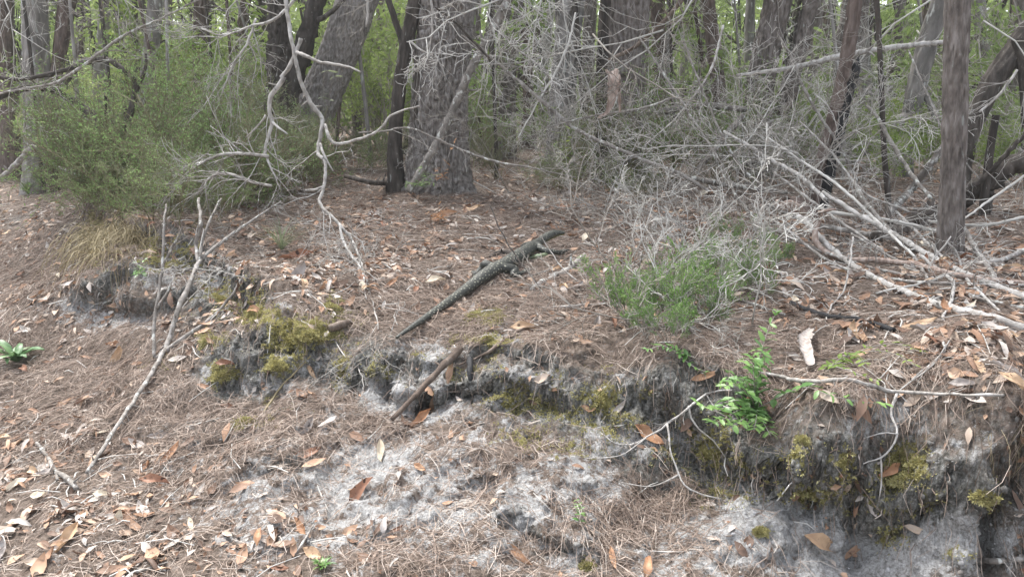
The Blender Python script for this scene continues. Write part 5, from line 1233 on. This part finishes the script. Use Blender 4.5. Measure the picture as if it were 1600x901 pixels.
HAND = [(595,708,38,95,'cream','pale cream oval leaf standing on the sandy bank face in the centre'),(807,863,54,-38,'orange','large orange brown curled leaf on the lower bank face'),
 (1270,848,62,-22,'tan','long tan leaf lying in the hollow below the bank overhang'),(658,658,44,38,'orange','orange leaf just below the dark burrow hole'),(657,731,24,-30,'orange','small orange leaf on the sand under the burrow leaf'),
 (407,841,30,85,'orange','upright orange leaf at the bottom left of the bank face'),(300,821,32,-70,'cream','pale leaf standing in the lower left litter'),(490,865,36,-30,'tan','tan leaf beside the broken stick at the bottom'),
 (467,823,34,-60,'orange','folded orange leaf above the tan leaf at the bottom'),(955,872,40,-80,'orange','narrow orange leaf hanging low on the bank face'),(1010,890,38,85,'orange','orange leaf cut by the bottom edge of the photo'),
 (480,672,36,65,'grey','ragged pale grey leaf on the bank face left of the cream leaf'),(478,711,40,15,'rust','curled rusty leaf below the ragged grey leaf'),(566,768,52,52,'rust','thin rusty leaf pointing up the sandy face'),
 (1100,590,46,18,'orange','orange leaf on the crest beside the broad leaved seedling'),(1168,634,44,75,'rust','rust brown dead leaf under the broad leaved seedling'),(1196,630,48,-65,'brown','big brown dead leaf behind the seedling stem'),
 (1530,573,40,-60,'tan','tan leaf standing in the litter at the right edge'),(1578,603,44,-30,'tan','big pale tan leaf at the right edge of the bank top'),(1568,580,40,-30,'grey','curved grey leaf above the big tan leaf at right'),
 (1596,640,34,-50,'orange','orange leaf cut by the right edge of the photo'),(1505,602,34,0,'grey','round grey leaf on the right bank top'),(1342,556,42,20,'tan','pale orange leaf on the litter left of the white twig'),
 (1332,520,30,80,'tan','pinkish tan leaf standing beside the burnt stick'),(1450,520,50,-8,'grey','long grey curled leaf under the fallen branches'),(1432,512,52,10,'tan','flat tan leaf above the long grey leaf'),
 (818,516,42,0,'tan','flat tan leaf on the crest above the curled bark stick'),(932,511,34,80,'grey','white upright leaf on the crest left of the heath shrub'),(866,495,28,-15,'orange','orange leaf on the crest near the grey stick'),
 (680,444,34,18,'cream','pale ragged leaf in the litter left of the lizard hip'),(762,448,24,30,'cream','pale leaf touching the base of the lizard tail'),(466,433,44,55,'grey','long grey leaf hanging below the hanging white branch'),
 (460,405,52,15,'rust','dark rusty leaf at the end of the bush twigs'),(265,714,44,50,'orange','orange leaf beside the dead sapling on the lower slope'),(240,755,40,0,'rust','rust leaf in the cluster below the dead sapling'),
 (105,845,46,55,'tan','long tan leaf in the litter at bottom left'),(62,776,26,0,'cream','cream oval leaf on the lower left slope'),(162,775,26,0,'cream','cream oval leaf right of its twin on the lower left slope'),
 (250,683,40,5,'grey','curled grey leaf over a dark dip on the left slope'),(185,562,36,55,'tan','straw coloured leaf on the left slope'),(178,540,26,0,'orange','orange leaf above the straw coloured leaf'),
 (487,580,28,-60,'tan','tan leaf by the straw stalk on the mossy face'),(352,570,28,0,'rust','rust leaf resting on the moss left of the mossy face'),(355,636,22,0,'rust','small red brown leaf under the moss lump'),
 (1010,680,50,-35,'orange','orange leaf caught on the white branch over the hollow'),(603,823,30,80,'grey','grey white leaf pair on the lower bank'),(618,828,24,30,'rust','small rust leaf beside the grey white pair'),
 (205,692,30,-20,'brown','dark leaf on the left slope above the orange cluster'),(1100,305,26,60,'cream','pale bark flake caught in the twigs at centre right'),(1205,400,40,10,'brown','dark curled leaf at the end of the fallen branch'),
 (915,375,26,60,'cream','pale leaf caught in the twigs behind the heath shrub'),(1008,412,36,60,'cream','pale hanging leaf in the twigs above the heath shrub'),(735,330,30,10,'tan','tan leaf on the litter right of the big tree foot'),
 (870,425,30,10,'tan','tan leaf under the front leg of the lizard'),(610,445,32,40,'orange','orange leaf at mid litter left of the tail'),(570,440,30,-60,'rust','rusty leaf beside the end of the hanging branch'),(690,340,44,5,'orange','long orange leaf on the litter above the lizard')]
for px, py, l, a, c, lab in HAND:
    p, n = hit(px, py)
    D = (p - Vector((0, 0, CAMZ))).length
    q2 = ray(px + 10 * math.cos(math.radians(a)), py - 10 * math.sin(math.radians(a)))
    o0 = Vector((0, 0, CAMZ)); nn = (n * .6 + Vector((0, -.5, .5))).normalized()
    k = (p - o0).dot(nn) / q2.dot(nn)
    xd = o0 + q2 * k - p
    fl = l / F * D
    lay_leaf(p, nn, xd, fl * 1.05, c, lab, None, k=[3, 6, 1, 3, 0, 1, 6, 2][lc % 8], tilt=.1, lift=.008)
# peeled bark pieces
def bark_piece(label, ctrl, widths, mat, seed, name='bark_piece'):
    P = smooth_path(np.array([list(c) for c in ctrl]), 24); g = np.random.default_rng(seed)
    w = np.interp(np.linspace(0, 1, 24), np.linspace(0, 1, len(widths)), widths)
    T, Nn, B = frames(P); v = np.linspace(-1, 1, 7)
    side = unit(np.array([1.0, -.15, .1]))
    V = []
    for off_ in (0, .003):
        cv = P[:, None] + side * (v[None, :, None] * w[:, None, None]) * (1 + .12 * g.normal(size=(24, 1, 1)))
        nrm = np.cross(T, side); nrm /= np.linalg.norm(nrm, axis=1)[:, None]
        cv = cv + nrm[:, None] * ((np.abs(v) ** 2)[None, :, None] * w[:, None, None] * .6 + off_)
        V.append(cv.reshape(-1, 3))
    V = np.concatenate(V); V0 = V.mean(0)
    i = np.arange(23)[:, None] * 7; j = np.arange(6)[None]
    q = np.stack([i + j, i + j + 1, i + 8 + j, i + 7 + j], -1).reshape(-1, 4)
    e = np.concatenate([np.stack([np.arange(23) * 7 + a, np.arange(1, 24) * 7 + a, np.arange(1, 24) * 7 + a + 168, np.arange(23) * 7 + a + 168], -1) for a in (0, 6)])
    o = link(name, np_mesh(name, V - V0, [q, q + 168, e], mat)); o.location = tuple(V0)
    tag(o, label, 'bark'); return o
bark_piece('long strip of peeled brown bark hanging in the twigs at centre top', [at(955,112,6.3), at(960,125,6.25), at(957,150,6.25), at(950,175,6.25), at(938,186,6.2)], [.045,.045,.035,.02,.025], M['inner_bark'], 1)
bark_piece('narrow pale strip of peeled bark beside the broad hanging one', [at(962,112,6.28), at(966,135,6.25), at(969,176,6.25)], [.012,.014,.008], M['inner_bark'], 2)
p1, p2, p3 = [hit(a, b)[0] + Vector((0, -.01, .03)) for a, b in ((1267,524),(1252,550),(1264,582))]
bark_piece('white curled piece of bark standing on the right bank top', [p1, p2 + Vector((0, -.02, .02)), p3], [.012,.03,.015], M['pale_bark'], 3)
bark_piece('dark curled bark flap at the top of the twisted branch', [at(1215,318,5.1), at(1235,312,5.05), at(1262,322,5.0), at(1276,345,4.98)], [.012,.03,.04,.015], M['red_bark'], 4)

# leaf density over the bank
dens_leaf = blobs([(620,370,260,60,.9),(700,430,140,60,.6),(560,420,150,60,.9),(1400,440,260,90,1.0),(1500,540,200,60,1.0),(1250,480,120,50,.8),(1350,370,250,40,.8),(120,820,190,130,1.0),(60,680,120,80,.7),(250,760,100,70,.7),
    (60,480,110,60,.5),(60,360,120,60,.3),(330,500,60,40,.7),(290,540,60,30,.6),(950,420,120,60,.7),(1000,350,250,50,.5),(800,350,250,50,.6),(420,330,120,40,.4),(230,880,260,60,.8),(470,840,120,60,.3),(900,500,90,25,.5),(1120,400,120,60,.6)])
dens_leaf += .035
rngp = np.random.default_rng(9)
cl = np.clip(.6 + 1.3 * perlin(GPf[:, 0] * 4, GPf[:, 1] * 4, 3.3) + .5 * perlin(GPf[:, 0] * 11, GPf[:, 1] * 11, 5.3), .05, 2)
def pick(n, w):
    w = w / w.sum(); k = rngp.choice(len(w), n, p=w)
    jit = (rngp.random((n, 2)) - .5)
    return k, GPf[k] + np.stack([jit[:, 0] * .012, jit[:, 1] * .008, np.zeros(n)], 1) * np.minimum(GPf[k, 1:2] / 3, 4)
wl_ = dens_leaf * cl * GA * vis * (GPf[:, 1] < 9.5)
# the nearest ones as things
REG = [(lambda x, y: y > 600 and x < 480, 'the lower left slope'), (lambda x, y: x < 340, 'the upper left slope'), (lambda x, y: y > 560, 'the bank face'), (lambda x, y: x > 1150, 'the right litter'), (lambda x, y: y > 400, 'the crest'), (lambda x, y: True, 'the forest floor')]
cols = list(LEAFC)
prob = np.array([.25, .20, .17, .05, .15, .18])
ki, pp = pick(242, wl_ * infr / np.maximum(DEP, 1) ** 1.2)
for k, p in zip(ki, pp):
    c = cols[rngp.choice(6, p=prob)]
    rg = next(nm for f, nm in REG if f(PXg[k], PYg[k]))
    a = rngp.random() * 6.28
    cn = {'orange': 'orange', 'rust': 'rusty', 'tan': 'tan', 'cream': 'cream', 'grey': 'greyish', 'brown': 'brown'}[c]
    lay_leaf(p, GSN[k] * .7 + np.array([0, -.15, .3]), (math.cos(a), math.sin(a), 0), .06 + .05 * rngp.random(), c, '%s dry leaf on %s, %s' % (cn, rg, where(PXg[k], PYg[k])), '%s dry leaves on %s' % (cn, rg), tilt=.28, lift=.006)
# the rest as one litter
LT = [leaf_mesh_shape(1.0, w, 4, 2, b, c, tw, seed=160 + k, sharp=sh) for k, (w, b, c, tw, sh) in enumerate([(.36, .3, .35, .2, .85), (.30, -.4, .4, -.3, .9), (.42, .6, .3, .4, .8), (.26, .2, .6, .5, .95), (.22, -.7, .4, .7, 1.0), (.44, .9, .4, -.4, .85)])]
mb = MB()
LT2 = [leaf_mesh_shape(1.0, .55, 2, 2, b, .4, .4, seed=180 + k) for k, b in enumerate((.4, -.5, .7, .2, -.8, .9))]
def scatter_leaves(n, w, l0, l1, tl, bias=0.0):
    k, p = pick(n, w)
    LT = LT2 if l1 < .05 else globals()['LT']
    for q in range(6):
        s = np.arange(q, n, 6); m = len(s); V, Q = LT[q]
        L = l0 + (l1 - l0) * rngp.random(m) ** 1.5
        nn = GSN[k[s]] * .8 + [0, -.1, .25] + tl * rngp.normal(size=(m, 3)); nn /= np.linalg.norm(nn, axis=1)[:, None]
        a = rngp.normal(size=(m, 3)); a -= nn * (a * nn).sum(1)[:, None]; a /= np.linalg.norm(a, axis=1)[:, None]
        b = np.cross(nn, a)
        W = V[None, :, :1] * a[:, None] + V[None, :, 1:2] * b[:, None] + V[None, :, 2:] * nn[:, None]
        W = W * L[:, None, None] + (p[s] + nn * .003 * rngp.random((m, 1)))[:, None]
        F_ = (np.arange(m) * len(V))[:, None, None] + Q[None]
        mb.add(W.reshape(-1, 3), F_.reshape(-1, 4), None, np.repeat(np.clip(rngp.random(m) ** 1.25 + bias, 0, 1), len(V)))
wall = dens_leaf * cl * GA * vis * (GPf[:, 1] < 14)
scatter_leaves(8800, wall, .04, .115, .22)
scatter_leaves(13000, (dens_leaf * .7 + .10) * cl * GA * vis * (GPf[:, 1] < 9), .012, .045, .4)
scatter_leaves(4200, GA * (PXg > -400) * (PXg < 2000) * (GPf[:, 1] > 6.0) * (GPf[:, 1] < 20), .05, .12, .35)
link('leaf_litter', mb.mesh('leaf_litter', M['litter']), None, 'stuff')

# ------------------------------------------------------------------ needles
def needles(n, w, l0, l1, wid, lift, down=0.0, along=None, t0=0.0, t1=1.0, tl=.12):
    k, p = pick(n, w)
    nn = GSN[k]; a = rngp.normal(size=(n, 3))
    grav = np.array([0, -.35, -1.0]); a = a + grav * (down * SLf[k] + .35 * down)[:, None] * 2.2
    if along is not None: a = a + np.array(along)
    a -= nn * (a * nn).sum(1)[:, None]; a /= np.linalg.norm(a, axis=1)[:, None] + 1e-9
    a = a + nn * tl * rngp.normal(size=(n, 1)); b = np.cross(nn, a)
    L = (l0 + (l1 - l0) * rngp.random(n))[:, None]
    bend = (b * rngp.normal(size=(n, 1)) * .12 + nn * (.02 + .06 * rngp.random((n, 1)))) * L
    h = nn * (lift * rngp.random((n, 1)) + .001)
    pts = [p - a * L * .5 + h, p + bend + h, p + a * L * .5 + h]
    sd = b * .7 + nn * .7 * rngp.normal(size=(n, 1)); sd = sd / np.linalg.norm(sd, axis=1)[:, None] * wid * (.7 + .6 * rngp.random((n, 1)))
    V = np.stack([q + s * sd * f for q, f in zip(pts, (.4, .5, .3)) for s in (-1, 1)], 1).reshape(-1, 3)
    i = np.arange(n)[:, None] * 6
    Fq = np.concatenate([i + [[0, 1, 3, 2]], i + [[2, 3, 5, 4]]])
    nb.add(V, Fq, None, np.repeat(t0 + (t1 - t0) * rngp.random(n), 6))
nb = MB()
open_ = np.clip(1 - .95 * np.clip(sandm, 0, .85) - .75 * np.clip(mossm, 0, 1) - .7 * darkm, .10, 1)
mats = blobs([(1050,765,140,75,1.6),(1420,650,220,60,1.4),(700,490,140,50,1.4),(545,650,110,60,1.0),(1150,560,100,60,1.2),(850,470,150,50,1.2),(1150,620,60,30,1),(740,740,60,80,.8),(330,680,160,80,.9),(200,620,180,90,.9),(450,700,120,60,.7),(900,840,150,60,.9),(660,870,90,50,.7),(1550,640,120,80,1.2),(100,540,120,80,.8),(60,430,120,80,.7),(620,350,220,50,.6)])
wn_ = (.5 + mats) * open_ * np.clip(.6 + 1.5 * perlin(GPf[:, 0] * 5, GPf[:, 1] * 5, 9.0) + 1.3 * perlin(GPf[:, 0] * 14, GPf[:, 1] * 14, 19.0), .03, 3) * GA * vis / np.maximum(DEP, 2.5) ** 1.2 * (1 - .72 * SLf)
needles(70000, wn_ * (GPf[:, 1] < 8), .05, .16, .0019, .012, .8)
needles(26000, mats * GA * vis * open_ * (1 - .85 * SLf), .08, .2, .0021, .022, .6, t0=0, t1=.7)
needles(16000, wn_ * (GPf[:, 1] < 7), .02, .06, .003, .006, .2, t0=.3)
needles(1500, SLf * GA * vis * (GPf[:, 1] < 6.5), .05, .15, .0018, .02, 2.2, t0=.1, t1=.9)
needles(16000, GA * vis * (GPf[:, 1] > 5) * (GPf[:, 1] < 12), .08, .2, .003, .02, 0)
link('needle_litter', nb.mesh('needle_litter', M['needle']), None, 'stuff')
# fine sticks
mb = MB(); k, p = pick(1300, (dens_leaf + .12) * GA * vis * (GPf[:, 1] < 10))
for q in range(len(k)):
    a = rngp.normal(size=3); nn = GSN[k[q]]; a = unit(a - nn * (a @ nn)); L = .05 + .22 * rngp.random() ** 2
    b = np.cross(nn, a) * rngp.normal() * .08 * L
    P = np.array([p[q] - a * L * .5, p[q] + b + nn * .01, p[q] + a * L * .5]) + nn * .006
    add_tube(mb, P, [.0018, .0022, .0012] * np.array(.7 + rngp.random()), 4, rngp.random(), cap=False)
link('twig_litter', mb.mesh('twig_litter', M['twig']), None, 'stuff')

# crumbled clods and crusts on the bare bank
n = 4200; k, p = pick(n, (np.clip(sandm, 0, .7) * .5 + darkm * .6 + SLf * .8) * GA * vis * (GPf[:, 1] < 6) * np.clip(.3 + 1.4 * perlin(GPf[:, 0] * 7, GPf[:, 1] * 7, GPf[:, 2] * 7), .03, 2))
_o = np.array([[1,0,0],[-1,0,0],[0,1,0],[0,-1,0],[0,0,1],[0,0,-1],[.6,.6,.6],[-.6,.6,.6],[.6,-.6,.6],[-.6,-.6,.6],[.6,.6,-.6],[-.6,.6,-.6],[.6,-.6,-.6],[-.6,-.6,-.6]])
_q = np.array([[4,6,0],[4,0,8],[4,8,3],[4,3,9],[4,9,1],[4,1,7],[4,7,2],[4,2,6],[5,0,10],[5,12,0],[5,3,12],[5,13,3],[5,1,13],[5,11,1],[5,2,11],[5,10,2],[0,6,10],[0,12,8],[3,8,12],[3,13,9],[1,9,13],[1,11,7],[2,7,11],[2,10,6]])
r_ = .003 + .009 * rngp.random(n) ** 4
V = _o[None] * (.65 + .6 * rngp.random((n, 14, 1))) * r_[:, None, None] * (.6 + .8 * rngp.random((n, 1, 3))) + (p - GSN[k] * r_[:, None] * .25)[:, None]
mb = MB(); mb.add(V.reshape(-1, 3), None, ((np.arange(n) * 14)[:, None, None] + _q[None]).reshape(-1, 3), np.repeat(np.clip(.75 * np.clip(sandm[k], 0, 1) - .3 * darkm[k] + .35 * rngp.random(n), 0, 1), 14))
link('soil_crumbs', mb.mesh('soil_crumbs', simple_mat('soil_crumbs', [(0, (.07, .066, .06)), (.5, (.20, .195, .185)), (1, (.48, .48, .49))], 60, 4, .95, rand=0, tint=.7)), None, 'stuff')

# ------------------------------------------------------------------ moss
mb = MB(); n = 42000
k, p = pick(n, np.clip(mossm - .25, 0, 1) ** 1.2 * GA * vis * np.clip(.3 + 1.5 * perlin(GPf[:, 0] * 26, GPf[:, 1] * 26, GPf[:, 2] * 26), 0, 2))
nn = GSN[k] + .5 * rngp.normal(size=(n, 3)) + [0, -.2, .2]
hgt = np.clip(mossm[k], .2, 1.1)
leaf_quads(mb, p - GSN[k] * .004 + GSN[k] * (.02 * hgt * rngp.random(n))[:, None] * .8, nn, .011 * (.5 + rngp.random(n)), .0055, rngp, flat=.1, t=np.clip(.5 + .5 * perlin(p[:, 0] * 30, p[:, 1] * 30, p[:, 2] * 30) + .2 * rngp.normal(size=n), 0, 1))
link('moss', mb.mesh('moss', M['moss']), None, 'stuff')
def moss_lump(label, px, py, r):
    p, nn = hit(px, py); g = np.random.default_rng(px + py)
    rm = r / F * (p - Vector((0, 0, CAMZ))).length
    n = 900; v = g.normal(size=(n, 3)); v /= np.linalg.norm(v, axis=1)[:, None]; v[:, 2] = np.abs(v[:, 2]) * .8
    v[:, 1] = -np.abs(v[:, 1])
    bump = 1 + .35 * perlin(v[:, 0] * 2.5 + px, v[:, 1] * 2.5, v[:, 2] * 2.5 + py)
    mb = MB(); leaf_quads(mb, v * (bump * rm)[:, None], v + .5 * g.normal(size=v.shape), .011 * (.5 + g.random(n)), .005, g, flat=.1)
    o = link('moss_lump', mb.mesh('moss_lump', M['moss'])); o.location = tuple(p - nn * rm * .35)
    tag(o, label, 'moss')
for a in [('rounded moss lump left of the straw stalk', 434, 572, 13), ('yellow moss cushion on top of the mossy face', 520, 482, 13), ('moss lump under the rust leaf at left', 350, 592, 15), ('flat yellow moss cushion low on the left bank', 383, 660, 14),
          ('moss cushion under the tail of the lizard', 742, 494, 11), ('small moss cushion beside the curled bark', 763, 531, 8), ('moss cushion topping the overhang at right', 1405, 752, 18), ('upper moss cushion of the right overhang', 1435, 722, 16),
          ('moss clump beside the hole at the right edge', 1535, 785, 14), ('small moss tuft on the lip at the hollow', 1254, 688, 9), ('tiny moss ball low on the bank face', 917, 883, 8), ('moss cushion in the sandy hollow', 1188, 830, 9), ('moss cushion in the middle of the mossy face', 482, 528, 15), ('moss cushion at the left of the mossy face', 404, 488, 15)]:
    moss_lump(*a)

# ------------------------------------------------------------------ air
hz, N, L = new_mat('haze'); out = N.new('ShaderNodeOutputMaterial'); pv = N.new('ShaderNodeVolumePrincipled')
pv.inputs['Density'].default_value = .0020; pv.inputs['Color'].default_value = (.93, .96, .95, 1); pv.inputs['Anisotropy'].default_value = .2
L.new(pv.outputs[0], out.inputs['Volume'])
hb = np.array([[x, y, z] for x in (-75, 75) for y in (-61, 112) for z in (-1.5, 22)], float)
link('haze', np_mesh('haze', hb, [np.array([[0,1,3,2],[4,6,7,5],[0,4,5,1],[2,3,7,6],[0,2,6,4],[1,5,7,3]])], hz, smooth=False), None, 'stuff')
